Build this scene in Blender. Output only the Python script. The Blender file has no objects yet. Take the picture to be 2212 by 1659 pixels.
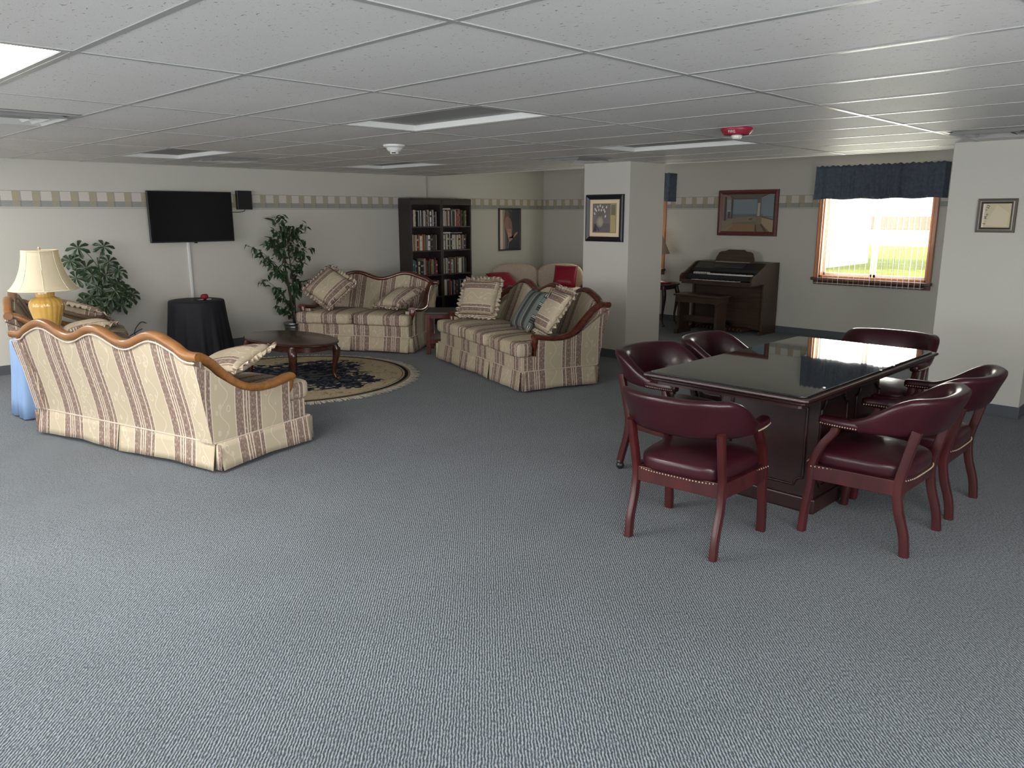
import bpy, bmesh, random
from math import *
from mathutils import Vector, Matrix
random.seed(11)
S = bpy.context.scene
COL = S.collection
CEIL = 2.083; YW = 8.886; XW = 9.86; CAMZ = 1.546

# ------------------------------------------------------------------ materials
MATS = {}
def newmat(name):
    m = bpy.data.materials.new(name); m.use_nodes = True
    nt = m.node_tree; b = nt.nodes['Principled BSDF']
    MATS[name] = m
    return m, nt, b
def nd(nt, typ, **kw):
    n = nt.nodes.new(typ)
    for k, v in kw.items():
        if k.startswith('i_'):
            key = k[2:]; key = int(key) if key.isdigit() else key.replace('_', ' ')
            n.inputs[key].default_value = v
        else: setattr(n, k, v)
    return n
def lk(nt, a, b): nt.links.new(a, b)
def ramp(nt, fac, stops, interp='LINEAR'):
    r = nt.nodes.new('ShaderNodeValToRGB'); cr = r.color_ramp; cr.interpolation = interp
    while len(cr.elements) < len(stops): cr.elements.new(0.5)
    for e, (p, c) in zip(cr.elements, stops):
        e.position = p; e.color = (*c, 1) if len(c) == 3 else c
    lk(nt, fac, r.inputs[0]); return r.outputs[0]
def srgb(r, g, b):
    f = lambda c: ((c/255+.055)/1.055)**2.4 if c > 10 else c/255/12.92
    return (f(r), f(g), f(b))
def mixc(nt, fac, a, b, mode='MIX'):
    n = nt.nodes.new('ShaderNodeMix'); n.data_type = 'RGBA'; n.blend_type = mode
    for sock, v in ((n.inputs[0], fac), (n.inputs[6], a), (n.inputs[7], b)):
        if hasattr(v, 'links'): lk(nt, v, sock)
        else: sock.default_value = v if not isinstance(v, tuple) else (*v, 1)[:4]
    return n.outputs[2]
def mth(nt, op, a, b=None):
    n = nt.nodes.new('ShaderNodeMath'); n.operation = op
    for i, v in enumerate((a, b)):
        if v is None: continue
        if hasattr(v, 'links'): lk(nt, v, n.inputs[i])
        else: n.inputs[i].default_value = v
    return n.outputs[0]
def bump(nt, b, h, dist, strength=1.0):
    n = nd(nt, 'ShaderNodeBump', i_Strength=strength, i_Distance=dist)
    lk(nt, h, n.inputs['Height']); lk(nt, n.outputs[0], b.inputs['Normal'])
def plain(name, col, rough=.5, metal=0, spec=.5, coat=0, var=0, scale=8, bmp=0, trans=0):
    m, nt, b = newmat(name)
    b.inputs['Base Color'].default_value = (*col, 1); b.inputs['Roughness'].default_value = rough
    b.inputs['Metallic'].default_value = metal; b.inputs['Specular IOR Level'].default_value = spec
    b.inputs['Coat Weight'].default_value = coat
    if coat: b.inputs['Coat Roughness'].default_value = .02 if rough < .05 else .12
    if var or bmp:
        tc = nd(nt, 'ShaderNodeTexCoord'); n = nd(nt, 'ShaderNodeTexNoise', i_Scale=float(scale), i_Detail=6.0)
        lk(nt, tc.outputs['Object'], n.inputs['Vector'])
        if var:
            c = ramp(nt, n.outputs['Fac'], [(.3, tuple(x*(1-var) for x in col)), (.7, tuple(min(1, x*(1+var)) for x in col))])
            lk(nt, c, b.inputs['Base Color'])
        if bmp: bump(nt, b, n.outputs['Fac'], bmp)
    if trans: b.inputs['Transmission Weight'].default_value = trans
    return m
def wood(name, c1, c2, rough=.3, coat=.3, scale=(3, 3, 40), rot=(0, 0, 0)):
    m, nt, b = newmat(name)
    tc = nd(nt, 'ShaderNodeTexCoord'); mp = nd(nt, 'ShaderNodeMapping'); mp.inputs['Scale'].default_value = scale
    mp.inputs['Rotation'].default_value = rot
    lk(nt, tc.outputs['Object'], mp.inputs[0])
    n = nd(nt, 'ShaderNodeTexNoise', i_Scale=2.0, i_Detail=8.0, i_Distortion=.6); lk(nt, mp.outputs[0], n.inputs['Vector'])
    lk(nt, ramp(nt, n.outputs['Fac'], [(.3, c1), (.7, c2)]), b.inputs['Base Color'])
    b.inputs['Roughness'].default_value = rough; b.inputs['Coat Weight'].default_value = coat; b.inputs['Coat Roughness'].default_value = .1
    return m
def emis(name, col, st):
    m, nt, b = newmat(name)
    b.inputs['Base Color'].default_value = (*col, 1); b.inputs['Emission Color'].default_value = (*col, 1)
    b.inputs['Emission Strength'].default_value = st
    return m

WALL = plain('wall_paint', (.56, .545, .49), .75, bmp=.0015, scale=140, var=.02)
PILL = WALL
BASE = plain('baseboard_vinyl', (.082, .092, .105), .45)
TRIMW = plain('white_trim', (.7, .7, .68), .4)
TBAR = plain('tbar_enamel', (.40, .40, .395), .30, spec=.5)
CHROME = plain('chrome', (.8, .8, .8), .15, 1)
BLACKP = plain('black_plastic', (.012, .012, .014), .35)
SCREEN = plain('screen', (.004, .004, .006), .18)
MAHOG = wood('mahogany', (.030, .004, .0045), (.062, .008, .008), .38, .06, (8, 8, 2))
DKTBL = wood('dark_mahogany', (.014, .005, .005), (.030, .009, .008), .36, .06, (1.5, 10, 10))
HONEY = wood('honey_wood', (.17, .068, .018), (.26, .115, .034), .36, .15, (4, 14, 14))
CHERRY = wood('cherry_wood', (.07, .014, .008), (.12, .028, .014), .25, .5, (4, 14, 14))
OAK = wood('window_oak', (.36, .15, .07), (.46, .21, .10), .4, .2, (14, 14, 2))
OAKD = wood('sill_oak', (.09, .035, .018), (.13, .055, .028), .4, .2, (14, 3, 14))
COFFEE = wood('coffee_table_wood', (.030, .010, .007), (.060, .019, .011), .24, .12, (12, 2, 12))
ORGANW = wood('organ_walnut', (.035, .018, .011), (.065, .034, .02), .45, .1, (2, 20, 20))
ESPR = wood('espresso_laminate', (.022, .015, .014), (.034, .024, .022), .5, .05, (20, 20, 2))
VINYL = plain('burgundy_vinyl', (.030, .005, .0085), .32, spec=.36, coat=.1, var=.25, scale=5, bmp=.0015)
BRASS = plain('brass_nail', (.85, .72, .48), .3, .8)
GLASSTOP = plain('black_glass', (.014, .016, .015), .03, spec=.9, coat=.8)
BLUECL = plain('blue_cloth', (.20, .31, .50), .7, var=.06, scale=5)
BLKCL = plain('black_cloth', (.008, .008, .013), .75)
NAVY = plain('valance_cloth', (.088, .108, .150), .85, var=.2, scale=30)
CREAMU = plain('cream_upholstery', (.50, .42, .34), .8, var=.12, scale=60, bmp=.001)
CRIMSON = plain('crimson_satin', (.32, .012, .035), .35, spec=.4, var=.15, scale=6)
REDPL = plain('red_plastic', (.30, .02, .04), .4)
LEAF = plain('leaf', (.022, .05, .018), .45, var=.45, scale=9)
LEAF2 = plain('leaf_schefflera', (.021, .046, .016), .4, var=.4, scale=9)
STEM = plain('stem_bark', (.05, .035, .02), .7, var=.2, scale=30)
GALV = plain('galvanised_steel', (.32, .33, .33), .32, .9, var=.15, scale=12)
SOIL = plain('soil', (.03, .02, .014), .9)
YCER = plain('yellow_ceramic', (.60, .355, .085), .14, coat=.5, var=.08, scale=10)
WHITEP = plain('white_plastic', (.72, .72, .69), .35)
LENSOFF = plain('lens_off', (.30, .30, .29), .5)
VENTW = plain('vent_enamel', (.55, .55, .53), .4)
DARK = plain('dark_void', (.01, .01, .01), .8)
SLAT = plain('blind_slat', (.75, .72, .68), .5)
PAPER = plain('book_paper', (.60, .54, .43), .8)
ROSE = plain('rose_red', (.22, .008, .015), .5)

def mk_shade():
    m, nt, b = newmat('lamp_shade')
    d = nd(nt, 'ShaderNodeBsdfDiffuse'); d.inputs[0].default_value = (.78, .70, .52, 1)
    t = nd(nt, 'ShaderNodeBsdfTranslucent'); t.inputs[0].default_value = (.75, .66, .46, 1)
    mx = nd(nt, 'ShaderNodeMixShader', i_0=.35); lk(nt, d.outputs[0], mx.inputs[1]); lk(nt, t.outputs[0], mx.inputs[2])
    lk(nt, mx.outputs[0], nt.nodes['Material Output'].inputs[0]); return m
SHADE = mk_shade()

def mk_glass():
    m, nt, b = newmat('window_glass')
    b.inputs['Base Color'].default_value = (1, 1, 1, 1); b.inputs['Roughness'].default_value = 0
    t = nd(nt, 'ShaderNodeBsdfTransparent'); g = nd(nt, 'ShaderNodeBsdfGlossy'); g.inputs['Roughness'].default_value = .02
    mx = nd(nt, 'ShaderNodeMixShader', i_0=.05); lk(nt, t.outputs[0], mx.inputs[1]); lk(nt, g.outputs[0], mx.inputs[2])
    lk(nt, mx.outputs[0], nt.nodes['Material Output'].inputs[0]); return m
GLASS = mk_glass()

def mk_carpet():
    m, nt, b = newmat('loop_carpet')
    tc = nd(nt, 'ShaderNodeTexCoord'); mp = nd(nt, 'ShaderNodeMapping'); mp.inputs['Rotation'].default_value = (0, 0, radians(-46.3))
    lk(nt, tc.outputs['Object'], mp.inputs[0])
    sep = nd(nt, 'ShaderNodeSeparateXYZ'); lk(nt, mp.outputs[0], sep.inputs[0])
    n1 = nd(nt, 'ShaderNodeTexNoise', i_Scale=30.0, i_Detail=2.0); lk(nt, mp.outputs[0], n1.inputs['Vector'])
    ph = mth(nt, 'ADD', mth(nt, 'MULTIPLY', sep.outputs[1], 2*pi/.0098), mth(nt, 'MULTIPLY', n1.outputs['Fac'], 7.0))
    rib = mth(nt, 'ADD', mth(nt, 'MULTIPLY', mth(nt, 'SINE', ph), .5), .5)
    # loop breaks along each rib
    mp2 = nd(nt, 'ShaderNodeMapping'); mp2.inputs['Scale'].default_value = (75, 190, 1); lk(nt, mp.outputs[0], mp2.inputs[0])
    n2 = nd(nt, 'ShaderNodeTexNoise', i_Scale=1.0, i_Detail=3.0, i_Roughness=.6); lk(nt, mp2.outputs[0], n2.inputs['Vector'])
    n3 = nd(nt, 'ShaderNodeTexNoise', i_Scale=2.2, i_Detail=3.0); lk(nt, tc.outputs['Object'], n3.inputs['Vector'])
    h = mth(nt, 'ADD', mth(nt, 'MULTIPLY', rib, .34), mth(nt, 'MULTIPLY', n2.outputs['Fac'], .98))
    c = ramp(nt, h, [(.46, (.010, .015, .020)), (.65, (.056, .072, .086)), (.84, (.205, .230, .248))])
    n4 = nd(nt, 'ShaderNodeTexNoise', i_Scale=90.0, i_Detail=2.0); lk(nt, tc.outputs['Object'], n4.inputs['Vector'])
    hue = ramp(nt, n4.outputs['Fac'], [(.35, (.92, .98, 1.04)), (.5, (1, 1, 1)), (.68, (1.06, 1.0, .92))])
    c = mixc(nt, 1.0, c, hue, 'MULTIPLY')
    c = mixc(nt, 1.0, c, ramp(nt, n3.outputs['Fac'], [(.3, (.92, .92, .92)), (.7, (1.06, 1.06, 1.06))]), 'MULTIPLY')
    lk(nt, c, b.inputs['Base Color']); b.inputs['Roughness'].default_value = .9; b.inputs['Specular IOR Level'].default_value = .15
    b.inputs['Sheen Weight'].default_value = .15
    bump(nt, b, h, .004, .8)
    return m
CARPET = mk_carpet()

def mk_tile():
    m, nt, b = newmat('acoustic_tile')
    tc = nd(nt, 'ShaderNodeTexCoord')
    mp = nd(nt, 'ShaderNodeMapping'); mp.inputs['Scale'].default_value = (90, 48, 1); mp.inputs['Rotation'].default_value = (0, 0, .5)
    lk(nt, tc.outputs['Object'], mp.inputs[0])
    n = nd(nt, 'ShaderNodeTexNoise', i_Scale=1.0, i_Detail=2.0, i_Distortion=.8); lk(nt, mp.outputs[0], n.inputs['Vector'])
    n2 = nd(nt, 'ShaderNodeTexNoise', i_Scale=260.0, i_Detail=1.0); lk(nt, tc.outputs['Object'], n2.inputs['Vector'])
    n3 = nd(nt, 'ShaderNodeTexNoise', i_Scale=1.1, i_Detail=2.0); lk(nt, tc.outputs['Object'], n3.inputs['Vector'])
    fl = ramp(nt, n.outputs['Fac'], [(.66, (1, 1, 1)), (.71, (.42, .41, .40))])
    fl2 = ramp(nt, n2.outputs['Fac'], [(.64, (1, 1, 1)), (.76, (.8, .79, .78))])
    c = mixc(nt, 1.0, (.745, .722, .70), fl, 'MULTIPLY'); c = mixc(nt, 1.0, c, fl2, 'MULTIPLY')
    c = mixc(nt, 1.0, c, ramp(nt, n3.outputs['Fac'], [(.35, (.96, .96, .95)), (.65, (1.02, 1.02, 1.02))]), 'MULTIPLY')
    lk(nt, c, b.inputs['Base Color']); b.inputs['Roughness'].default_value = .55; b.inputs['Specular IOR Level'].default_value = .4
    bump(nt, b, n2.outputs['Fac'], .001, .5)
    return m
TILE = mk_tile()

BEI = (.455, .385, .275); BRO = (.195, .13, .105); CRM = (.60, .51, .40)
def mk_stripe(name, axis=0, period=.385, phase=0):
    m, nt, b = newmat(name)
    uv = nd(nt, 'ShaderNodeUVMap'); sp = nd(nt, 'ShaderNodeSeparateXYZ'); lk(nt, uv.outputs[0], sp.inputs[0])
    u, v = sp.outputs[axis], sp.outputs[1-axis]
    cmb = nd(nt, 'ShaderNodeCombineXYZ'); lk(nt, u, cmb.inputs[0]); lk(nt, v, cmb.inputs[1])
    mpn = nd(nt, 'ShaderNodeMapping'); mpn.inputs['Scale'].default_value = (210, 42, 1); lk(nt, cmb.outputs[0], mpn.inputs[0])
    nz = nd(nt, 'ShaderNodeTexNoise', i_Scale=1.0, i_Detail=2.0); lk(nt, mpn.outputs[0], nz.inputs['Vector'])
    fr = mth(nt, 'FRACT', mth(nt, 'ADD', mth(nt, 'DIVIDE', u, period), 100.0+phase))
    st = [(0, BEI), (.415, CRM), (.435, BRO), (.585, CRM), (.61, BRO), (.645, CRM), (.67, BRO), (.70, CRM), (.725, BRO), (.86, CRM), (.885, BRO), (.955, CRM), (.975, BEI)]
    col = ramp(nt, fr, st, 'CONSTANT')
    # slubby yarn inside the brown stripes, vine figure in the beige ones
    inb = ramp(nt, fr, [(0, (0, 0, 0)), (.415, (1, 1, 1)), (.975, (0, 0, 0))], 'CONSTANT')
    col = mixc(nt, mth(nt, 'MULTIPLY', ramp(nt, nz.outputs['Fac'], [(.5, (0, 0, 0)), (.68, (1, 1, 1))]), mth(nt, 'MULTIPLY', inb, .62)), col, CRM)
    vx = mth(nt, 'SUBTRACT', mth(nt, 'MULTIPLY', fr, period), .079)
    sv = mth(nt, 'MULTIPLY', mth(nt, 'SINE', mth(nt, 'MULTIPLY', v, 2*pi/.21)), .03)
    d = mth(nt, 'ABSOLUTE', mth(nt, 'SUBTRACT', vx, sv))
    vine = mth(nt, 'LESS_THAN', d, .0045)
    vo = nd(nt, 'ShaderNodeTexVoronoi', i_Scale=1.0, i_Randomness=.7); vo.feature = 'F1'
    mp3 = nd(nt, 'ShaderNodeMapping'); mp3.inputs['Scale'].default_value = (19, 13, 1); mp3.inputs['Rotation'].default_value = (0, 0, .5); lk(nt, cmb.outputs[0], mp3.inputs[0]); lk(nt, mp3.outputs[0], vo.inputs['Vector'])
    lf = mth(nt, 'MULTIPLY', mth(nt, 'GREATER_THAN', vo.outputs['Distance'], .25), mth(nt, 'LESS_THAN', vo.outputs['Distance'], .36))
    band = mth(nt, 'MULTIPLY', mth(nt, 'GREATER_THAN', fr, .04), mth(nt, 'LESS_THAN', fr, .38))
    mot = mth(nt, 'MULTIPLY', mth(nt, 'MAXIMUM', vine, lf), band)
    col = mixc(nt, mth(nt, 'MULTIPLY', mot, .55), col, (.60, .53, .41))
    wv = nd(nt, 'ShaderNodeTexNoise', i_Scale=420.0, i_Detail=1.0); lk(nt, cmb.outputs[0], wv.inputs['Vector'])
    col = mixc(nt, 1.0, col, ramp(nt, wv.outputs['Fac'], [(.3, (.84, .84, .84)), (.7, (1.12, 1.12, 1.12))]), 'MULTIPLY')
    lk(nt, col, b.inputs['Base Color']); b.inputs['Roughness'].default_value = .85; b.inputs['Specular IOR Level'].default_value = .25
    bump(nt, b, nz.outputs['Fac'], .0012, .7)
    return m
STRIPE = mk_stripe('striped_brocade'); STRIPEV = mk_stripe('striped_brocade_turned', 1, .36, .21); STRIPEP = mk_stripe('striped_brocade_pillow', 0, .36, .21)
def mk_tealstripe():
    m, nt, b = newmat('teal_stripe')
    uv = nd(nt, 'ShaderNodeUVMap'); sp = nd(nt, 'ShaderNodeSeparateXYZ'); lk(nt, uv.outputs[0], sp.inputs[0])
    fr = mth(nt, 'FRACT', mth(nt, 'ADD', mth(nt, 'DIVIDE', sp.outputs[0], .135), 100.22))
    T = (.125, .145, .135); K = (.012, .013, .014); W = (.55, .52, .43)
    lk(nt, ramp(nt, fr, [(0, T), (.28, K), (.36, T), (.40, K), (.52, (.06, .068, .064)), (.62, K), (.70, W), (.74, K), (.80, W), (.84, K), (.9, T)], 'CONSTANT'), b.inputs['Base Color'])
    b.inputs['Roughness'].default_value = .8; return m
TEAL = mk_tealstripe()
def mk_border():
    m, nt, b = newmat('wallpaper_border')
    uv = nd(nt, 'ShaderNodeUVMap'); sp = nd(nt, 'ShaderNodeSeparateXYZ'); lk(nt, uv.outputs[0], sp.inputs[0])
    fr = mth(nt, 'FRACT', mth(nt, 'ADD', mth(nt, 'DIVIDE', mth(nt, 'SUBTRACT', sp.outputs[0], 2.171), .1735), 200.0))
    up = ramp(nt, fr, [(0, (.40, .36, .25)), (.36, (.36, .345, .31)), (.445, (.60, .565, .51))], 'CONSTANT')
    dn = ramp(nt, fr, [(0, (.35, .33, .245)), (.36, (.25, .25, .235)), (.445, (.31, .315, .295))], 'CONSTANT')
    c = mixc(nt, mth(nt, 'GREATER_THAN', sp.outputs[1], 1.687), dn, up)
    edge = mth(nt, 'MAXIMUM', mth(nt, 'LESS_THAN', sp.outputs[1], 1.6165), mth(nt, 'GREATER_THAN', sp.outputs[1], 1.778))
    c = mixc(nt, edge, c, (.33, .32, .29))
    e2 = mth(nt, 'MULTIPLY', mth(nt, 'LESS_THAN', sp.outputs[1], 1.627), mth(nt, 'GREATER_THAN', sp.outputs[1], 1.6165))
    c = mixc(nt, e2, c, (.55, .54, .50))
    n = nd(nt, 'ShaderNodeTexNoise', i_Scale=160.0, i_Detail=2.0); lk(nt, uv.outputs[0], n.inputs['Vector'])
    c = mixc(nt, 1.0, c, ramp(nt, n.outputs['Fac'], [(.35, (.86, .86, .86)), (.65, (1.1, 1.1, 1.1))]), 'MULTIPLY')
    lk(nt, c, b.inputs['Base Color']); b.inputs['Roughness'].default_value = .7; return m
BORDER = mk_border()
def mk_rug():
    m, nt, b = newmat('oriental_rug')
    tc = nd(nt, 'ShaderNodeTexCoord'); sp = nd(nt, 'ShaderNodeSeparateXYZ'); lk(nt, tc.outputs['Object'], sp.inputs[0])
    r = mth(nt, 'SQRT', mth(nt, 'ADD', mth(nt, 'MULTIPLY', sp.outputs[0], sp.outputs[0]), mth(nt, 'MULTIPLY', sp.outputs[1], sp.outputs[1])))
    th = mth(nt, 'ARCTAN2', sp.outputs[1], sp.outputs[0])
    n1 = nd(nt, 'ShaderNodeTexNoise', i_Scale=5.0, i_Detail=3.0); lk(nt, tc.outputs['Object'], n1.inputs['Vector'])
    vo = nd(nt, 'ShaderNodeTexVoronoi', i_Scale=12.0); lk(nt, tc.outputs['Object'], vo.inputs['Vector'])
    n2 = nd(nt, 'ShaderNodeTexNoise', i_Scale=13.0, i_Detail=4.0, i_Distortion=1.5); lk(nt, tc.outputs['Object'], n2.inputs['Vector'])
    navy = (.010, .013, .030); cr = (.43, .35, .23); tan = (.22, .165, .10)
    flow = mixc(nt, mth(nt, 'LESS_THAN', vo.outputs['Distance'], .17), mixc(nt, ramp(nt, n2.outputs['Fac'], [(.42, (0, 0, 0)), (.50, (1, 1, 1))]), (.12, .13, .085), (.52, .43, .32)), (.26, .11, .07))
    fld = mixc(nt, ramp(nt, n2.outputs['Fac'], [(.53, (0, 0, 0)), (.57, (1, 1, 1))]), navy, (.085, .092, .085))
    lob = mth(nt, 'MULTIPLY', mth(nt, 'SINE', mth(nt, 'MULTIPLY', th, 4.0)), .10)
    edge1 = mth(nt, 'ADD', mth(nt, 'ADD', .80, lob), mth(nt, 'MULTIPLY', mth(nt, 'SUBTRACT', n1.outputs['Fac'], .5), .45))
    ring = mth(nt, 'MULTIPLY', mth(nt, 'GREATER_THAN', r, mth(nt, 'SUBTRACT', edge1, .21)), mth(nt, 'LESS_THAN', r, mth(nt, 'ADD', edge1, .03)))
    tanb = mixc(nt, ramp(nt, n2.outputs['Fac'], [(.36, (1, 1, 1)), (.42, (0, 0, 0))]), cr, tan)
    out = mth(nt, 'GREATER_THAN', r, edge1)
    c = mixc(nt, out, fld, tanb)
    fm = mth(nt, 'MULTIPLY', ring, mth(nt, 'LESS_THAN', vo.outputs['Distance'], .43))
    c = mixc(nt, fm, c, flow)
    cen = mth(nt, 'MULTIPLY', mth(nt, 'LESS_THAN', r, mth(nt, 'ADD', .34, mth(nt, 'MULTIPLY', mth(nt, 'SINE', mth(nt, 'MULTIPLY', th, 8.0)), .05))), mth(nt, 'LESS_THAN', vo.outputs['Distance'], .44))
    c = mixc(nt, mth(nt, 'MULTIPLY', cen, .7), c, (.10, .10, .085))
    k = mth(nt, 'MULTIPLY', mth(nt, 'GREATER_THAN', r, 1.085), mth(nt, 'LESS_THAN', r, 1.12)); c = mixc(nt, k, c, (.008, .009, .014))
    k = mth(nt, 'MULTIPLY', mth(nt, 'GREATER_THAN', r, 1.06), mth(nt, 'LESS_THAN', r, 1.066)); c = mixc(nt, k, c, (.008, .009, .014))
    k = mth(nt, 'MULTIPLY', mth(nt, 'GREATER_THAN', r, 1.122), mth(nt, 'LESS_THAN', r, 1.14)); c = mixc(nt, k, c, (.20, .165, .11))
    lk(nt, c, b.inputs['Base Color']); b.inputs['Roughness'].default_value = .9; b.inputs['Specular IOR Level'].default_value = .1
    return m
RUG = mk_rug(); FRINGE = plain('rug_fringe', (.60, .55, .44), .9, var=.3, scale=60)

# ------------------------------------------------------------------ mesh builder
class MB:
    def __init__(s): s.v = []; s.f = []; s.mi = []; s.cur = 0; s.mats = []
    def use(s, mat):
        if mat not in s.mats: s.mats.append(mat)
        s.cur = s.mats.index(mat); return s
    def add(s, vs, fs):
        n = len(s.v); s.v += [tuple(v) for v in vs]; s.f += [tuple(i+n for i in f) for f in fs]; s.mi += [s.cur]*len(fs); return s
    def box(s, c, d, M=None):
        x, y, z = (k/2 for k in d)
        vs = [Vector((a, b, e)) for a in (-x, x) for b in (-y, y) for e in (-z, z)]
        if M is not None: vs = [M @ v for v in vs]
        vs = [v+Vector(c) for v in vs]
        return s.add(vs, [(0, 1, 3, 2), (4, 6, 7, 5), (0, 4, 5, 1), (2, 3, 7, 6), (0, 2, 6, 4), (1, 5, 7, 3)])
    def bb(s, lo, hi): return s.box([(a+b)/2 for a, b in zip(lo, hi)], [b-a for a, b in zip(lo, hi)])
    def loft(s, rings, cap=True, close=True):
        n = len(rings[0]); vs = [p for r in rings for p in r]; fs = []
        for i in range(len(rings)-1):
            for j in range(n if close else n-1):
                a, b = i*n+j, i*n+(j+1) % n; fs.append((a, b, b+n, a+n))
        if cap: fs += [tuple(range(n-1, -1, -1)), tuple((len(rings)-1)*n+k for k in range(n))]
        return s.add(vs, fs)
    def tube(s, path, r, n=8, flat=1.0, up=(0, 0, 1), p=2.0, cap=True):
        path = [Vector(q) for q in path]; L = len(path); rr = r if isinstance(r, (list, tuple)) else [r]*L
        rings = []
        for i, q in enumerate(path):
            t = (path[min(i+1, L-1)]-path[max(i-1, 0)]).normalized(); u = Vector(up)
            if abs(t.dot(u)) > .95: u = Vector((1, 0, 0)) if abs(t.x) < .9 else Vector((0, 1, 0))
            a = t.cross(u).normalized(); b = a.cross(t).normalized(); ra = rr[i]; ra, rb = ra if isinstance(ra, tuple) else (ra, ra*flat)
            g = []
            for k in range(n):
                th = 2*pi*(k+.5)/n; ct, st = cos(th), sin(th)
                g.append(q+a*(ra*copysign(abs(ct)**(2/p), ct))+b*(rb*copysign(abs(st)**(2/p), st)))
            rings.append(g)
        return s.loft(rings, cap)
    def lathe(s, prof, n=32, c=(0, 0, 0), mod=None, cap=True):
        rings = []
        for i, (r, z) in enumerate(prof):
            rings.append([(c[0]+(r*(mod(th, i/(len(prof)-1)) if mod else 1))*cos(th), c[1]+(r*(mod(th, i/(len(prof)-1)) if mod else 1))*sin(th), c[2]+z) for th in (2*pi*k/n for k in range(n))])
        return s.loft(rings, cap)
    def grid(s, fn, nu, nv):
        vs = [fn(i/nu, j/nv) for i in range(nu+1) for j in range(nv+1)]
        return s.add(vs, [(i*(nv+1)+j, (i+1)*(nv+1)+j, (i+1)*(nv+1)+j+1, i*(nv+1)+j+1) for i in range(nu) for j in range(nv)])
    def soft(s, w, d, h, n=6, k=10, crown=0, c=(0, 0, 0), M=None, warp=None):
        bm = bmesh.new(); bmesh.ops.create_cube(bm, size=2); bmesh.ops.subdivide_edges(bm, edges=bm.edges[:], cuts=k-1, use_grid_fill=True)
        vs = []
        for v in bm.verts:
            q = v.co; l = (abs(q.x)**n+abs(q.y)**n+abs(q.z)**n)**(1/n); q = q/l
            z = q.z*(1+crown*(1-q.x**2)*(1-q.y**2)) if q.z > 0 else q.z
            p = Vector((q.x*w/2, q.y*d/2, z*h/2))
            if warp: p = warp(p)
            if M is not None: p = M @ p
            vs.append(p+Vector(c))
        bm.verts.index_update(); fs = [tuple(v.index for v in f.verts) for f in bm.faces]; bm.free()
        return s.add(vs, fs)
    def pillow(s, w, d, h, k=16, pinch=.05):
        vs = []; fs = []
        for sg in (1, -1):
            n0 = len(vs)
            for i in range(k+1):
                for j in range(k+1):
                    x, y = 2*i/k-1, 2*j/k-1
                    e = max(0, (1-x**4)*(1-y**4))**.5*(1-.25*(x*x+y*y)*.5)
                    px = x*(1+pinch*(y*y-.6)); py = y*(1+pinch*(x*x-.6))
                    vs.append((px*w/2, py*d/2, sg*h/2*e))
            for i in range(k):
                for j in range(k):
                    a = n0+i*(k+1)+j; q = (a, a+k+1, a+k+2, a+1); fs.append(q if sg > 0 else q[::-1])
        return s.add(vs, fs)
    def build(s, name, mat=None, parent=None, smooth=False, bevel=0, seg=2, sub=0, solid=0, loc=None, rot=None, angle=None, merge=False):
        me = bpy.data.meshes.new(name); me.from_pydata(s.v, [], s.f)
        mats = s.mats if s.mats else [mat]
        for m in mats: me.materials.append(m)
        if s.mats: me.polygons.foreach_set('material_index', s.mi)
        if merge:
            bm = bmesh.new(); bm.from_mesh(me); bmesh.ops.remove_doubles(bm, verts=bm.verts, dist=merge if merge is not True else 1e-5); bmesh.ops.recalc_face_normals(bm, faces=bm.faces); bm.to_mesh(me); bm.free()
        uv = me.uv_layers.new(name='UVMap'); vv = me.vertices
        for p in me.polygons:
            nx, ny, nz = (abs(k) for k in p.normal)
            for li in p.loop_indices:
                x, y, z = vv[me.loops[li].vertex_index].co
                uv.data[li].uv = (x, y) if nz >= nx and nz >= ny else ((x, z) if ny >= nx else (y, z))
        if smooth: me.polygons.foreach_set('use_smooth', [True]*len(me.polygons))
        me.update()
        o = bpy.data.objects.new(name, me); COL.objects.link(o)
        if parent: o.parent = parent
        if loc: o.location = loc
        if rot: o.rotation_euler = rot
        if bevel:
            b = o.modifiers.new('bevel', 'BEVEL'); b.width = bevel; b.segments = seg; b.limit_method = 'ANGLE'; b.angle_limit = radians(40)
            b.harden_normals = False
        if sub:
            q = o.modifiers.new('sub', 'SUBSURF'); q.levels = sub; q.render_levels = sub
        if solid:
            q = o.modifiers.new('solid', 'SOLIDIFY'); q.thickness = solid; q.offset = 0
        if smooth and angle:
            try:
                me.set_sharp_from_angle(angle=radians(angle))
            except Exception: pass
        return o
def thing(name, label, cat, loc=(0, 0, 0), rz=0, group=None, rot=None):
    o = bpy.data.objects.new(name, None); COL.objects.link(o); o.empty_display_size = .1
    o.location = loc; o.rotation_euler = rot or (0, 0, rz); return tag(o, label, cat, group)
def tag(o, label, cat, group=None, kind=None):
    o['label'] = label; o['category'] = cat
    if group: o['group'] = group
    o['kind'] = kind or 'thing'
    return o
def struct(o): o['kind'] = 'structure'; return o
def copy_tree(o, parent=None):
    c = o.copy(); COL.objects.link(c)
    if parent: c.parent = parent
    for ch in list(o.children): copy_tree(ch, c)
    return c
def facing(nx, ny): return atan2(ny, nx)-pi/2   # local +y looks along (nx, ny)
def sm(a, b, x):
    t = min(1, max(0, (x-a)/(b-a))); return t*t*(3-2*t)
def lerp(a, b, t): return a+(b-a)*t
def interp(pts, x):
    if x <= pts[0][0]: return pts[0][1]
    for (a, va), (b, vb) in zip(pts, pts[1:]):
        if x <= b: return lerp(va, vb, (x-a)/(b-a))
    return pts[-1][1]
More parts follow.
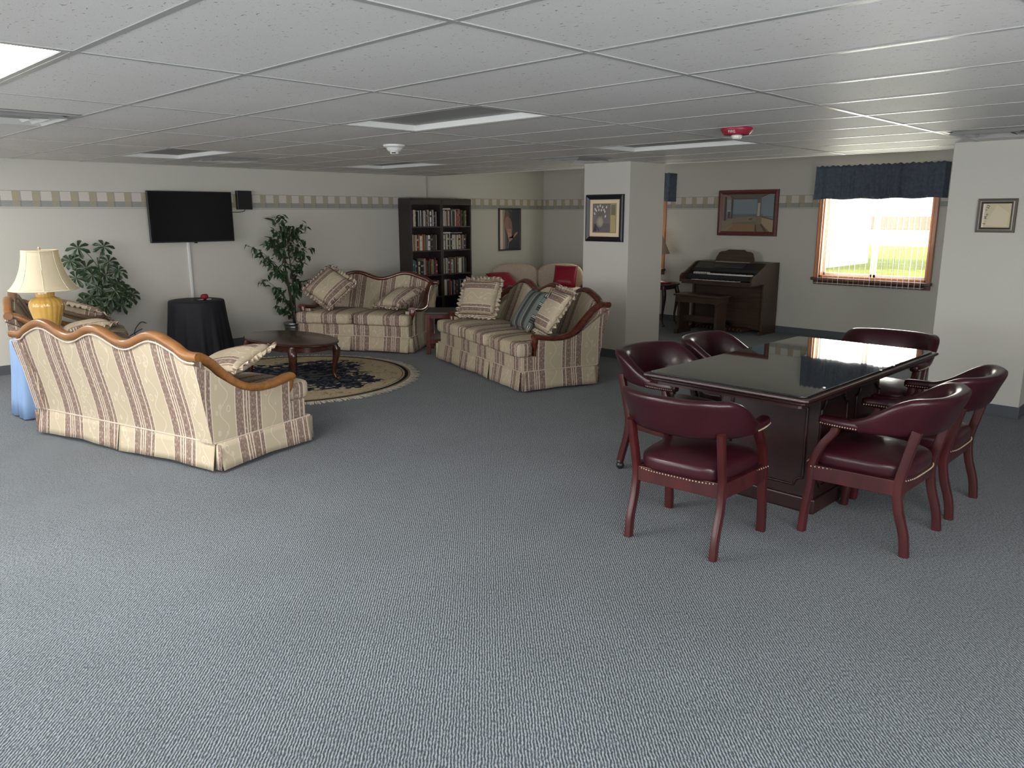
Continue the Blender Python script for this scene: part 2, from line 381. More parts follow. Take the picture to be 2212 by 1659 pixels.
def spline(pts, n):
    pts = [Vector(p) for p in pts]; out = []
    P = [pts[0]*2-pts[1]]+pts+[pts[-1]*2-pts[-2]]; m = len(pts)-1
    for i in range(n+1):
        t = i/n*m; k = min(int(t), m-1); t -= k; a, b, c, d = P[k:k+4]
        out.append(.5*((2*b)+(c-a)*t+(2*a-5*b+4*c-d)*t*t+(3*b-a-3*c+d)*t**3))
    return out
# ------------------------------------------------------------------ room shell
X0, Y0 = -3.5, -3.0
XC = 7.47           # where the lowered ceiling ends
GX, GY = .9751, 1.7751   # ceiling grid origin, 2 ft x 4 ft modules
gx = lambda j: GX+.6096*j
gy = lambda i: GY+1.2192*i
struct(MB().bb((X0-.2, Y0-.2, -.12), (XW+.2, YW+.2, 0)).build('floor', CARPET))
LIGHTS = [(-1, 1, 1), (-1, -2, 1), (-5, 1, 1), (-5, -2, 1), (-1, 4, 1), (-5, 4, 1), (3, 1, 0), (3, 4, 0), (7, 4, 0), (7, 1, 0)]
VENTS = [(0, 2.5), (4, 4.5), (8, 2.5), (8, -.5)]
HOLES = {(j, 2*i+k) for j, i, _ in LIGHTS for k in (0, 1)} | {(j, int(2*i)) for j, i in VENTS}
m = MB(); zc = CEIL-.0002
for j in range(-8, 11):
    for i in range(-8, 12):
        if (j, i) in HOLES: continue
        x0, x1, y0, y1 = max(X0, gx(j)), min(XC, gx(j+1)), max(Y0, GY+.6096*i), min(YW, GY+.6096*(i+1))
        if x1 <= x0 or y1 <= y0: continue
        m.add([(x0, y0, zc), (x0, y1, zc), (x1, y1, zc), (x1, y0, zc)], [(0, 1, 2, 3)])
struct(m.build('ceiling', TILE))
struct(MB().bb((X0, Y0, 2.56), (XW, YW, 2.6)).build('ceiling_bay', WALL))
struct(MB().bb((XC-.02, Y0, CEIL-.004), (XC, YW, 2.6)).build('trim_1', TRIMW))
g = MB()
for j in range(-8, 11): g.bb((gx(j)-.012, Y0, CEIL-.003), (gx(j)+.012, YW, CEIL+.0055))
for i in range(-4, 6): g.bb((X0, gy(i)-.012, CEIL-.0035), (XC-.02, gy(i)+.012, CEIL+.0055))
g.bb((X0, YW-.022, CEIL-.0035), (XC-.02, YW, CEIL+.0055))
struct(g.build('trim_2', TBAR))
struct(MB().bb((X0, YW, 0), (XW+.16, YW+.16, 2.7)).build('wall_tv', WALL))
WR = (-2.6, 2.6, .25, 2.02)  # opening of the added side window, out of view
m = MB(); m.bb((X0, Y0-.16, 0), (WR[0], Y0, 2.7)); m.bb((WR[1], Y0-.16, 0), (XW+.16, Y0, 2.7)); m.bb((WR[0], Y0-.16, 0), (WR[1], Y0, WR[2])); m.bb((WR[0], Y0-.16, WR[3]), (WR[1], Y0, 2.7))
struct(m.build('wall_right', WALL))
W1 = (2.90, 4.18, .765, 1.96); W2 = (6.525, 7.805, .765, 1.96)
def wall_x(name, x0, x1, ya, yb, holes):
    m = MB(); y = ya
    for (a, b, lo, hi) in holes:
        m.bb((x0, y, 0), (x1, a, 2.7)); m.bb((x0, a, 0), (x1, b, lo)); m.bb((x0, a, hi), (x1, b, 2.7)); y = b
    m.bb((x0, y, 0), (x1, yb, 2.7)); return struct(m.build(name, WALL))
wall_x('wall_window', XW, XW+.16, Y0, YW, [W1, W2])
WB = (1.5, 8.2, .25, 2.02)  # opening of the added back window, out of view
wall_x('wall_back', X0-.16, X0, Y0, YW, [WB])
# pillars
P1 = (6.83, 4.95, XC, 5.56); P2 = (6.87, 1.27, XC, 1.93)
for nm, (a, b, c, d) in (('pillar_1', P1), ('pillar_2', P2)):
    struct(MB().bb((a, b, 0), (c, d, CEIL)).build(nm, PILL, bevel=.004))
    k = .008; bs = MB()
    bs.bb((a-k, b-k, 0), (c+k, d+k, .092))
    bs.bb((a-k-.006, b-k-.006, 0), (c+k+.006, d+k+.006, .012))
    struct(bs.build('baseboard_'+nm, BASE, bevel=.003))
bs = MB(); bs.bb((X0, YW-.009, 0), (XW, YW, .092)); bs.bb((X0, YW-.016, 0), (XW, YW, .012)); struct(bs.build('baseboard_tv', BASE, bevel=.002))
bs = MB(); bs.bb((XW-.009, Y0, 0), (XW, YW, .092)); bs.bb((XW-.016, Y0, 0), (XW, YW, .012)); struct(bs.build('baseboard_window', BASE, bevel=.002))
bs = MB(); bs.bb((X0, Y0, 0), (XW, Y0+.009, .092)); struct(bs.build('baseboard_right', BASE))
# seam bead where the lowered ceiling stops on the tv wall
struct(MB().bb((7.352, YW-.012, 1.2), (7.37, YW, CEIL)).build('trim_3', plain('seam_bead', (.36, .355, .33), .7)))
# wallpaper border, laid flat on the two long walls
struct(MB().bb((X0, YW-.002, 1.612), (XW, YW, 1.784)).build('trim_4', BORDER))
m = MB()
for a, b in ((2.0, W1[0]-.055), (W1[1]+.055, W2[0]-.055), (W2[1]+.055, YW-.002)): m.bb((XW-.002, a, 1.612), (XW, b, 1.784))
struct(m.build('trim_5', BORDER))

# windows
def window(name, w):
    a, b, lo, hi = w; x = XW
    root = bpy.data.objects.new(name, None); COL.objects.link(root); root.location = (x, (a+b)/2, lo); struct(root)
    h = (b-a)/2; H = hi-lo
    m = MB()                                         # inside casing, flat boards
    for s in (-1, 1):
        m.box((-.011, s*(h+.022), H/2), (.022, .058, H+.05)); m.box((-.024, s*(h+.036), H/2), (.012, .022, H+.05))
    m.box((-.011, 0, H+.03), (.022, 2*h+.1, .058)); m.build('casing', OAK, root, bevel=.004)
    m = MB()
    for s in (-1, 1): m.box((.06, s*(h-.012), H/2), (.118, .024, H))
    m.box((.06, 0, H-.012), (.118, 2*h, .024)); m.box((.06, 0, .012), (.118, 2*h, .024)); m.build('jamb', OAK, root)
    MB().box((-.028, 0, -.018), (.10, 2*h+.13, .036)).build('sill', OAKD, root, bevel=.006)
    MB().box((-.010, 0, -.062), (.02, 2*h+.10, .052)).build('apron', OAKD, root, bevel=.003)
    m = MB(); WS = WHITEP
    for s in (-1, 1):
        c = s*h/2
        for q in (-1, 1): m.box((.085+.02*s, c+q*(h/2-.028), H/2), (.025, .028, H-.05))
        for z in (.04, H-.04): m.box((.085+.02*s, c, z), (.025, h-.03, .03))
    m.build('sash', WS, root)
    m = MB()
    for s in (-1, 1): m.box((.085+.02*s, s*h/2, H/2), (.004, h-.06, H-.09))
    m.build('glass', GLASS, root)
    return root
window('window_1', W1); window('window_2', W2)
def blind(w, label):
    a, b, lo, hi = w; y0, y1 = a+.005, b-.005
    t = thing('vertical_blind', label, 'window blind', (XW-.09, (a+b)/2, lo-.075), group='vertical window blinds')
    m = MB(); n = 20; H = hi-lo+.13
    for k in range(n):
        y = y0+(y1-y0)*(k+.5)/n-(a+b)/2
        M = Matrix.Rotation(radians(21+random.uniform(-2.5, 2.5)), 3, 'Z')
        m.box((0, y, H/2), (.082, .0016, H), M)
    m.build('slats', SLAT, t)
    MB().box((0, 0, H+.02), (.045, y1-y0, .04)).build('headrail', WHITEP, t, bevel=.005)
    m = MB()
    for sx in (-.036, .036): m.tube([(sx, y0-(a+b)/2, .012), (sx, y1-(a+b)/2, .012)], .0022, 5)
    m.build('bottom_chain', WHITEP, t)
blind(W1, 'vertical slat blind hanging in the window beside the electric organ'); blind(W2, 'vertical slat blind in the window half hidden behind the square pillar')
def valance(w, label, ends):
    a, b, lo, hi = w; y0, y1 = ends; z0, z1 = 1.722, 2.112
    t = thing('valance', label, 'valance', (XW-.165, (y0+y1)/2, z0), group='blue window valances')
    def pt(u, v, face):
        y = lerp(y0, y1, u)-(y0+y1)/2
        f = sin(u*95+2.2*sin(u*17))*.5+sin(u*47+v*1.3)*.5
        x = -.02+f*(.007+.017*v)
        z = (z1-z0)*(1-v)+(.006*sin(u*140)+.004*sin(u*61) if v < .02 else 0)+(.006*sin(u*23) if v > .98 else 0)
        return (x, y, z)
    MB().grid(lambda u, v: pt(u, v, 0), 150, 10).build('cloth', NAVY, t, smooth=True, solid=.004)
    for s in (0, 1):
        m = MB(); m.grid(lambda u, v: (lerp(-.02, .16, u)+.004*sin(u*9+v*3), lerp(y0, y1, s)-(y0+y1)/2+.004*sin(u*11), (z1-z0)*(1-v)), 8, 6)
        m.build('return_cloth', NAVY, t, smooth=True, solid=.004)
    MB().tube([(.01, y0-(y0+y1)/2+.02, z1-z0-.035), (.01, y1-(y0+y1)/2-.02, z1-z0-.035)], .012, 8).build('curtain_rod', WHITEP, t)
valance(W1, 'gathered navy blue valance above the bright window beside the organ', (2.78, 4.225)); valance(W2, 'navy blue valance just showing past the square pillar', (6.33, 7.84))
# unseen windows behind the camera, added as openings for fill light
root = bpy.data.objects.new('added_back_window', None); COL.objects.link(root); root.location = (X0-.08, 0, 0); struct(root)
m = MB()
for k in range(6): m.box((0, lerp(WB[0], WB[1], k/5), (WB[2]+WB[3])/2), (.1, .06, WB[3]-WB[2]))
for z in (WB[2], WB[3]): m.box((0, (WB[0]+WB[1])/2, z), (.1, WB[1]-WB[0], .06))
m.build('sash', WHITEP, root)
r4 = bpy.data.objects.new('added_side_window', None); COL.objects.link(r4); r4.location = (0, Y0-.08, 0); struct(r4); m = MB()  # second added window, unseen, for fill from the side
for k in range(4): m.box((lerp(WR[0], WR[1], k/3), 0, (WR[2]+WR[3])/2), (.06, .1, WR[3]-WR[2]))
for z in (WR[2], WR[3]): m.box(((WR[0]+WR[1])/2, 0, z), (WR[1]-WR[0], .1, .06))
m.build('sash', WHITEP, r4); MB().box(((WR[0]+WR[1])/2, 0, (WR[2]+WR[3])/2), (WR[1]-WR[0], .004, WR[3]-WR[2])).build('glass', GLASS, r4)
MB().box((0, (WB[0]+WB[1])/2, (WB[2]+WB[3])/2), (.004, WB[1]-WB[0], WB[3]-WB[2])).build('glass', GLASS, root)

# ------------------------------------------------------------------ outside
def ground(name, x0, x1, z, mat): return struct(MB().bb((x0, -120, z-.1), (x1, 160, z)).build(name, mat))
ground('lawn', XW+.4, 30, .42, plain('grass', (.27, .30, .035), .95, var=.25, scale=3))
ground('road', 30, 62, .40, plain('concrete_road', (.75, .74, .70), .9))
ground('field', 62, 400, .44, plain('dry_field', (.30, .19, .10), .95, var=.2, scale=.2))
t = thing('added_shed', 'white outbuilding added outside so one window pane shows blank white', 'building', (17.5, 10.95, .42))  # added white block that turns one window pane blank white
WSID = plain('white_siding', (.82, .82, .80), .7)
MB().box((0, 0, 1.5), (3, 8.1, 3)).build('walls', WSID, t)
m = MB(); m.add([(-1.7, -4.2, 3), (1.7, -4.2, 3), (0, -4.2, 3.9), (-1.7, 4.2, 3), (1.7, 4.2, 3), (0, 4.2, 3.9)], [(0, 1, 2), (5, 4, 3), (0, 3, 4, 1), (1, 4, 5, 2), (2, 5, 3, 0)]); m.build('roof', WSID, t)

# ------------------------------------------------------------------ ceiling fittings
LIT = emis('troffer_lit', (1.0, .96, .90), 30.0); LITN = emis('troffer_lit_boosted', (1.0, .97, .92), 52.0)  # second emission is boosted to brighten the floor near the camera
def troffer(j, i, lit, label):
    cx, cy = gx(j+.5), gy(i+.5); w, l = .6096-.026, 1.2192-.026
    t = thing('ceiling_light', label, 'ceiling light', (cx, cy, CEIL), group='lit ceiling light panels' if lit else 'unlit ceiling light panels')
    m = MB(); k = .022; d = .012 if lit else .034
    for s in (-1, 1):
        m.box((s*(w/2-k/2+.004), 0, .001), (k+.008, l+.012, .005)); m.box((0, s*(l/2-k/2+.004), .001), (w-2*k, k+.008, .005))
        m.box((s*(w/2-k-.002), 0, d/2), (.004, l-2*k, d)); m.box((0, s*(l/2-k-.002), d/2), (w-2*k, .004, d))
    m.build('frame', WHITEP if not lit else TBAR, t)
    MB().box((0, 0, d), (w-2*k, l-2*k, .004)).build('diffuser', (LITN if j == -1 and i < 2 else LIT) if lit else LENSOFF, t)
    MB().box((0, 0, d+.03), (w, l, .05)).build('housing', WHITEP, t)
troffer(-1, 1, True, 'glowing ceiling light panel cut by the picture edge')
for j, i, l in ((3, 1, 'dark unlit ceiling light panel over the middle of the room'), (3, 4, 'dark unlit ceiling light panel in front of the television'),
                (7, 4, 'dark unlit ceiling light panel before the bookcases'), (7, 1, 'dark unlit ceiling light panel between fire alarm and square pillar')):
    troffer(j, i, False, l)
for j, i in ((-1, -2), (-5, 1), (-5, -2), (-1, 4), (-5, 4)): troffer(j, i, True, 'lit ceiling light panel out of the view behind the sofas')
def vent(j, i, label):
    cx, cy = gx(j+.5), gy(i)+.3048; w = .585
    t = thing('air_vent', label, 'air vent', (cx, cy, CEIL), group='square ceiling air vents')
    def ring(m, a, za, b, zb):
        pts = lambda r, z: [(-r, -r, z), (r, -r, z), (r, r, z), (-r, r, z)]
        A, B = pts(a, za), pts(b, zb); A2, B2 = pts(a, za+.003), pts(b, zb+.003)
        m.add(A+B+A2+B2, [(k, (k+1) % 4, 4+(k+1) % 4, 4+k) for k in range(4)]+[(8+k, 12+k, 12+(k+1) % 4, 8+(k+1) % 4) for k in range(4)])
    m = MB(); ring(m, w/2, -.002, w/2-.045, -.006); ring(m, w/2-.045, -.006, w/2-.05, .03); m.build('frame', VENTW, t)
    m = MB()
    for a in (.235, .165, .095): ring(m, a, -.022, a-.07, .028)
    m.build('louver', VENTW, t)
    MB().box((0, 0, .002), (.5, .5, .002)).build('backing', plain('vent_dark', (.12, .12, .12), .7) if 'vent_dark' not in MATS else MATS['vent_dark'], t)
for j, i, l in ((0, 2.5, 'square louvred air vent near the glowing ceiling light'), (4, 4.5, 'square air vent in the ceiling close to the television wall'),
                (8, 2.5, 'square air vent in the ceiling just before the flower picture pillar'), (8, -.5, 'square air vent in the ceiling just before the small picture pillar')):
    vent(j, i, l)
t = thing('smoke_detector', 'round white smoke detector on the ceiling tiles', 'smoke detector', (3.93, 5.13, CEIL))
MB().lathe([(.085, 0), (.085, -.012), (.07, -.02), (.062, -.024), (.055, -.040), (.04, -.052)], 32).build('base', WHITEP, t, smooth=True, angle=35)
MB().lathe([(.034, -.050), (.034, -.066), (.026, -.072)], 24).build('sensor_head', WHITEP, t, smooth=True, angle=35)
MB().box((-.018, -.018, -.062), (.03, .03, .008), Matrix.Rotation(radians(45), 3, 'Z')).build('sensor_slot', BLACKP, t)
t = thing('ceiling_fire_alarm', 'red ceiling fire alarm with a clear strobe light', 'fire alarm', (4.72, 2.60, CEIL), facing(-.877, -.48))
MB().lathe([(.097, 0), (.100, -.006), (.098, -.018), (.080, -.042), (.05, -.046)], 36).build('housing', REDPL, t, smooth=True, angle=40)
MB().lathe([(.034, -.044), (.034, -.054), (.026, -.066), (.012, -.070)], 20, c=(0, .0, 0)).build('strobe', plain('strobe_lens', (.8, .78, .7), .1, spec=.8), t, smooth=True)
fc = bpy.data.curves.new('fire_text', 'FONT'); fc.body = 'FIRE'; fc.size = .026; fc.align_x = 'CENTER'; fc.align_y = 'CENTER'; fc.extrude = .0006
fo = bpy.data.objects.new('lettering', fc); COL.objects.link(fo); fo.parent = t; fc.materials.append(plain('alarm_white', (.7, .6, .6), .5))
a = radians(20); n_ = Vector((.8*sin(a), .8*cos(a), -.6)); r_ = Vector((-cos(a), sin(a), 0)); u_ = n_.cross(r_)
fo.matrix_local = Matrix.Translation((.0905*sin(a), .0905*cos(a), -.0292)) @ Matrix((r_, u_, n_)).transposed().to_4x4()
bpy.context.view_layer.update()
tm = bpy.data.meshes.new_from_object(fo); tm.name = 'lettering'; tm.materials.clear(); tm.materials.append(MATS['alarm_white'])
fm_ = fo.matrix_local.copy(); bpy.data.objects.remove(fo); fo = bpy.data.objects.new('lettering', tm); COL.objects.link(fo); fo.parent = t; fo.matrix_local = fm_
# ------------------------------------------------------------------ sofas
def ruffled_pillow(name, label, size, mat, M, group, ruffle=True, th=.15, cat='pillow'):
    t = thing(name, label, cat, group=group); t.matrix_world = M
    w, d = size
    MB().pillow(w, d, th).build('cushion', mat, t, smooth=True, merge=.0004)
    if ruffle:
        m = MB(); rows = []; N = 220; k = random.uniform(0, 6)
        for lay in range(3):
            v = lay/2; row = []
            for q in range(N):
                s = q/N*4; side = int(s); f = (s-side)*2-1
                x, y = [(f, -1), (1, f), (-f, 1), (-1, -f)][side]
                L = (abs(x)**14+abs(y)**14)**(1/14); x /= L; y /= L
                ex = 1+.05*((y*y if abs(x) > abs(y) else x*x)-.6)
                off = (.005+.047*v)*(1+.18*sin(q*.9+k))
                px = x*ex*w/2*.985; py = y*ex*d/2*.985
                l2 = hypot(x/w, y/d); nx = x**5; ny = y**5; l3 = hypot(nx, ny) or 1
                wav = sin(q*1.02+k+.8*sin(q*.23))*.016*v+.004*sin(q*.31)
                row.append((px+nx/l3*off, py+ny/l3*off, wav))
            rows.append(row)
        vs = [p for r in rows for p in r]
        m.add(vs, [(a*N+q, a*N+(q+1) % N, (a+1)*N+(q+1) % N, (a+1)*N+q) for a in range(2) for q in range(N)])
        m.build('ruffle', mat, t, smooth=True, solid=.003)
    else:
        m = MB(); m.tube([(x*w/2*.985*(1+.05*(y*y-.6)), y*d/2*.985*(1+.05*(x*x-.6)), 0) for x, y in [(-1, -1), (0, -1), (1, -1), (1, 0), (1, 1), (0, 1), (-1, 1), (-1, 0), (-1, -1)]], .005, 6); m.build('piping', TEAL, t, smooth=True)
    return t
def sofa(label, loc, n, W, nh, wood, D=.79, feet=CHERRY):
    t = thing('camelback_sofa', label, 'sofa', (loc[0], loc[1], 0), facing(n[0], n[1]), group='striped camelback sofas')
    hw = W/2
    ZE, ZH, ZV = .742, .845, .772
    pad = .085/W*2
    def zt(x):                        # top of the wooden crest rail
        u = (x+hw)/W; lo, hi = .035, .965
        if u < lo or u > hi: return ZE
        v = (u-lo)/(hi-lo)*nh; c = cos((v-.5)*2*pi)
        z = (ZH+ZV)/2+(ZH-ZV)/2*c
        e = min(u-lo, hi-u); return lerp(ZE+.004, z, sm(0, .055, e))
    lean = lambda z: -.105*sm(.12, .9, z)*1.15-.0*z
    AH = D-.165                       # where the arms stop
    def za(y):                        # top of the arm rail along the depth
        return interp([(-.10, .738), (-.05, .730), (0, .708), (.05, .672), (.11, .612), (.17, .555), (.23, .512), (.30, .484), (.38, .470), (.47, .470), (.55, .480), (.62, .492), (.70, .495)], y)
    # deck
    MB().bb((-hw+.015, .03, .10), (hw-.015, D-.012, .315)).build('base', STRIPE, t, bevel=.012)
    # skirt: pleated panels hung from the welt
    m = MB(); per = []
    cs = [(-hw, .0), (hw, .0), (hw, D), (-hw, D)]
    splits = {0: [0, .5, 1] if nh == 3 else [0, .5, 1], 1: [0, 1], 2: [0, 1/3, 2/3, 1] if nh == 3 else [0, .5, 1], 3: [0, 1]}
    for e in range(4):
        a, b = Vector((*cs[e], 0)), Vector((*cs[(e+1) % 4], 0)); nr = Vector(((b-a).y, -(b-a).x, 0)).normalized(); sp = splits[e]; L = (b-a).length
        for u0, u1 in zip(sp, sp[1:]):
            rows = []
            N = 24; ph = random.uniform(0, 6)
            for lay in range(5):
                v = lay/4; row = []
                for k in range(N+1):
                    f = k/N; u = lerp(u0+.004/L, u1-.004/L, f)
                    edge = min(f, 1-f)*(u1-u0)*L
                    flare = .004+v*.022+v*.008*sin(f*5+ph)+v*.004*sin(f*17+ph)
                    q = a.lerp(b, u)+nr*flare
                    if edge < .001: q += (b-a).normalized()*(.010*v*(1 if f < .5 else -1))*(-1 if u in (0, 1) else 1)
                    z = .186-v*(.168-.010*(sin(f*pi)**2)*(.4+.6*abs(sin(ph))))
                    row.append((q.x, q.y, z))
                rows.append(row)
            vs = [p for r in rows for p in r]
            m.add(vs, [(i*(N+1)+k, i*(N+1)+k+1, (i+1)*(N+1)+k+1, (i+1)*(N+1)+k) for i in range(4) for k in range(N)])
            # inverted pleat behind each split
            for u in (u1,):
                c = a.lerp(b, u)-nr*.006; T = (b-a).normalized()*.035
                m.add([c-T+Vector((0, 0, .18)), c+T+Vector((0, 0, .18)), c+T+nr*.004+Vector((0, 0, .02)), c-T+nr*.004+Vector((0, 0, .02))], [(0, 1, 2, 3)])
    m.build('skirt', STRIPE, t, smooth=True, solid=.004)
    m = MB(); z = .19; r = .004
    m.tube([(-hw-r, -r, z), (hw+r, -r, z), (hw+r, D+r, z), (-hw-r, D+r, z), (-hw-r, -r, z)], .0055, 6)
    m.build('welt', CREAMU, t)
    # back: one upholstered slab, humps at the top, bulging towards the seat
    nx = 60
    m = MB(); rings = []
    for i in range(nx+1):
        x = lerp(-hw+.02, hw-.02, i/nx); top = zt(x)-.02
        v = ((x+hw)/W-.035)/.93*nh; bul = .03*abs(sin(pi*min(max(v, 0), nh)))**.6
        out = [(x, lean(z)+.0, z) for z in (.19, .28, .37, .46, .55, .64, .72)]+[(x, lean(top), max(top, .722))]
        inn = []
        for f in (1, .93, .8, .62, .42, .2, 0):
            z = lerp(.36, top, f); inn.append((x, lean(z)+.055+bul*sin(min(1, (1.0-f)*2.2+.25)*pi/2)+.085*(1-f)**1.0, z))
        rings.append(out+inn+[(x, .10, .19)])
    m.loft(rings).build('back', STRIPE, t, smooth=True, angle=50)
    # crest rail
    path = [(x, lean(zt(x))+.016, zt(x)-.004) for x in (lerp(-hw-.035, hw+.035, i/90) for i in range(91))]
    rad = [(.034, .027)]*91
    m = MB(); m.tube(path, rad, 12, up=(0, 0, 1), p=2.6); m.build('crest_rail', wood, t, smooth=True, angle=60)
    path2 = [(x, lean(zt(x))-.005, zt(x)-.040) for x in (lerp(-hw-.01, hw+.01, i/90) for i in range(91))]
    MB().tube(path2, .0065, 6).build('crest_piping', CREAMU, t, smooth=True)
    for s in (-1, 1):
        xo = hw; xi = hw-.115
        ys = [lerp(-.02, AH, k/26) for k in range(27)]
        rings = []
        for y in ys:
            zz = za(y)-.028; yy = y
            o = .022*sm(.3, .75, zz)
            rings.append([(s*(xo-.002), y+(lean(zz)*(1 if y < .05 else max(0, 1-(y-.05)/.2))) * sm(.2, .7, zz)*0, .19), (s*(xo+.0), y, lerp(.19, zz, .6)), (s*(xo+o), y, zz), (s*(xi+o), y, zz), (s*(xi), y, lerp(.19, zz, .6)), (s*xi, y, .19)])
        # lean the rear edge of the arm panel with the back
        rr = []
        for q, y in zip(rings, ys):
            w_ = max(0, 1-max(0, y)/.30)
            rr.append([(p[0], p[1]+lean(p[2])*w_, p[2]) for p in q])
        MB().loft(rr).build('arm', STRIPE, t, smooth=True, angle=45)
        path = []; rad = []
        for k in range(41):
            y = lerp(-.10, AH+.035, k/40); z = za(y)
            ov = .03*sm(.15, .5, y/AH)
            path.append((s*(xo-.045+ov), y+0, z-.004)); f = sm(0, .5, y/AH)
            rad.append((lerp(.030, .046, f), lerp(.030, .026, f)))
        m = MB(); m.tube(path, rad, 12, p=2.6); m.build('arm_rail', wood, t, smooth=True, angle=60)
        xp = xo-.045
        pp = spline([(s*(xp+.028), AH+.012, .485), (s*(xp+.022), AH+.020, .43), (s*xp, AH+.006, .37), (s*xp, AH+.006, .305)], 12)
        MB().tube(pp, [lerp(.034, .022, k/12) for k in range(13)], 10, flat=.75, up=(0, 1, 0), p=3).build('arm_post', wood, t, smooth=True, angle=60)
    nc = nh; cw = (W-.235)/nc
    for k in range(nc):
        cx = -W/2+.1175+cw*(k+.5); y0 = .165; d = D-y0+.012
        M = None
        c = MB(); c.soft(cw-.006, d+.02, .135, n=7, k=10, crown=.28, c=(cx, y0+d/2+.01, .375))
        for sd in ((-1,) if k == 0 else ())+((1,) if k == nc-1 else ()):
            c.soft(.24, .155, .128, n=6, k=6, crown=.1, c=(sd*(hw-.125), D-.048, .374))
        co = c.build('seat_cushion', STRIPE, t, smooth=True)
        q = MB(); a, b = (cw-.006)/2, d/2
        q.tube([(cx+a*copysign(abs(cos(h))**(2/9), cos(h)), y0+d/2+b*copysign(abs(sin(h))**(2/9), sin(h)), .375) for h in (2*pi*i/64 for i in range(65))], .0035, 5); q.build('cushion_piping', BRO_M, co, smooth=True)
    for x in (-hw+.05, hw-.05):
        for y in (.05, D-.05): MB().lathe([(.016, 0), (.024, .05), (.026, .11)], 12, c=(x, y, 0)).build('foot', feet, t, smooth=True, angle=40)
    return t
BRO_M = plain('brown_piping', BRO, .8)
nA = Vector((.967, .2548, 0)); cA = Vector((1.76, 5.361, 0))
sofa('striped sofa seen from behind with a honey wood crest rail', cA, nA, 1.86, 3, HONEY)
nC = Vector((-.951, .311, 0)).normalized(); cC = Vector((5.91, 5.29, 0))
sofa('striped three seat sofa standing in front of the square pillar with flower picture', cC, nC, 1.90, 3, CHERRY)
nB = Vector((-.869, -.495, 0)); cB = Vector((5.75, 7.906, 0))
sofa('striped two seat sofa between the ficus plant and the bookcases', cB, nB, 1.42, 2, CHERRY)
nD = Vector((.96, -.28, 0)); cD = Vector((1.95, 8.04, 0))
sofa('striped two seat sofa behind the yellow lamp under the umbrella plant', cD, nD, 1.40, 2, HONEY)
def frame_of(c, n):
    n = n.normalized(); x = Vector((n.y, -n.x, 0)); M = Matrix((x, n, Vector((0, 0, 1)))).transposed().to_4x4(); M.translation = c; return M
def pil(base, c, n, lx, ly, lz, rx, ry, rz):
    return frame_of(c, n) @ Matrix.Translation((lx, ly, lz)) @ Matrix.Rotation(radians(rz), 4, 'Z') @ Matrix.Rotation(radians(ry), 4, 'Y') @ Matrix.Rotation(radians(rx), 4, 'X')
GP = 'ruffled striped throw pillows'
def spin(M, a): return M @ Matrix.Rotation(radians(a), 4, 'Z')
# pillow planes: rx=90 stands the pillow up, facing the seat front (-y local normal ... +y)
ruffled_pillow('throw_pillow', 'ruffled striped pillow leaning on the arm of the sofa seen from behind', (.44, .44), STRIPEV, spin(pil(0, cA, nA, .585, .42, .585, 12, -13, 12), 0), GP)
ruffled_pillow('throw_pillow', 'ruffled striped pillow tilted on one corner beside the ficus plant', (.42, .42), STRIPEP, spin(pil(0, cB, nB, .40, .50, .715, 132, 0, 10), 35), GP)
ruffled_pillow('throw_pillow', 'ruffled striped pillow slumped on the arm nearest the bookcases', (.44, .40), STRIPEP, spin(pil(0, cB, nB, -.45, .44, .600, 158, 12, -8), 22), GP)
ruffled_pillow('throw_pillow', 'ruffled striped pillow upright at the end table end of the sofa', (.45, .37), STRIPEV, spin(pil(0, cC, nC, .62, .45, .685, 114, 0, 28), -2), GP)
ruffled_pillow('throw_pillow', 'ruffled striped pillow behind the teal striped pillow', (.42, .42), STRIPEV, spin(pil(0, cC, nC, -.665, .32, .675, 126, 0, -6), 4), GP)
ruffled_pillow('striped_pillow', 'teal pillow with black and cream stripes on the sofa by the pillar', (.42, .42), TEAL, spin(pil(0, cC, nC, -.375, .385, .655, 124, 0, -4), 0), 'plain edged pillows', ruffle=False, th=.13)
ruffled_pillow('throw_pillow', 'large ruffled striped pillow on the sofa below the umbrella plant', (.50, .50), STRIPEP, spin(pil(0, cD, nD, -.36, .43, .627, 158, -12, 6), 15), GP)
ruffled_pillow('throw_pillow', 'pale ruffled pillow lying flat on the seat beside the yellow lamp', (.42, .38), STRIPE, spin(pil(0, cD, nD, .27, .46, .545, 8, -4, 0), 10), GP)

# ------------------------------------------------------------------ cream loveseat in the corner
nE = Vector((-.707, -.707, 0)); cE = Vector((8.93, 8.17, 0))
t = thing('loveseat', 'cream loveseat with rounded back in the corner below the portrait', 'sofa', cE, facing(nE.x, nE.y))
MB().soft(1.60, .78, .30, n=9, k=8, c=(0, .42, .20)).build('base', CREAMU, t, smooth=True)
def upath(k, r):                      # back and rolled arms in one horseshoe
    pts = [(-.78, .78), (-.80, .45), (-.74, .13), (-.5, .02), (0, .0), (.5, .02), (.74, .13), (.80, .45), (.78, .78)]
    return spline([(a, b, 0) for a, b in pts], k)
P = upath(48, 1); rings = []
for i, q in enumerate(P):
    f = i/48; t_ = (P[min(i+1, 48)]-P[max(i-1, 0)]).normalized(); o = Vector((t_.y, -t_.x, 0)); zt_ = .56+.15*sm(.12, .36, min(f, 1-f)); th = .075
    g_ = []
    for k in range(14):
        a = 2*pi*k/14; e = copysign(abs(cos(a))**.8, cos(a)); z = lerp(.2, zt_, .5+.5*copysign(abs(sin(a))**.6, sin(a)))
        flare = .07*sm(.45, .8, z)
        g_.append(q+o*(e*th+flare)+Vector((0, 0, z)))
    rings.append(g_)
MB().loft(rings).build('back', CREAMU, t, smooth=True, angle=70)
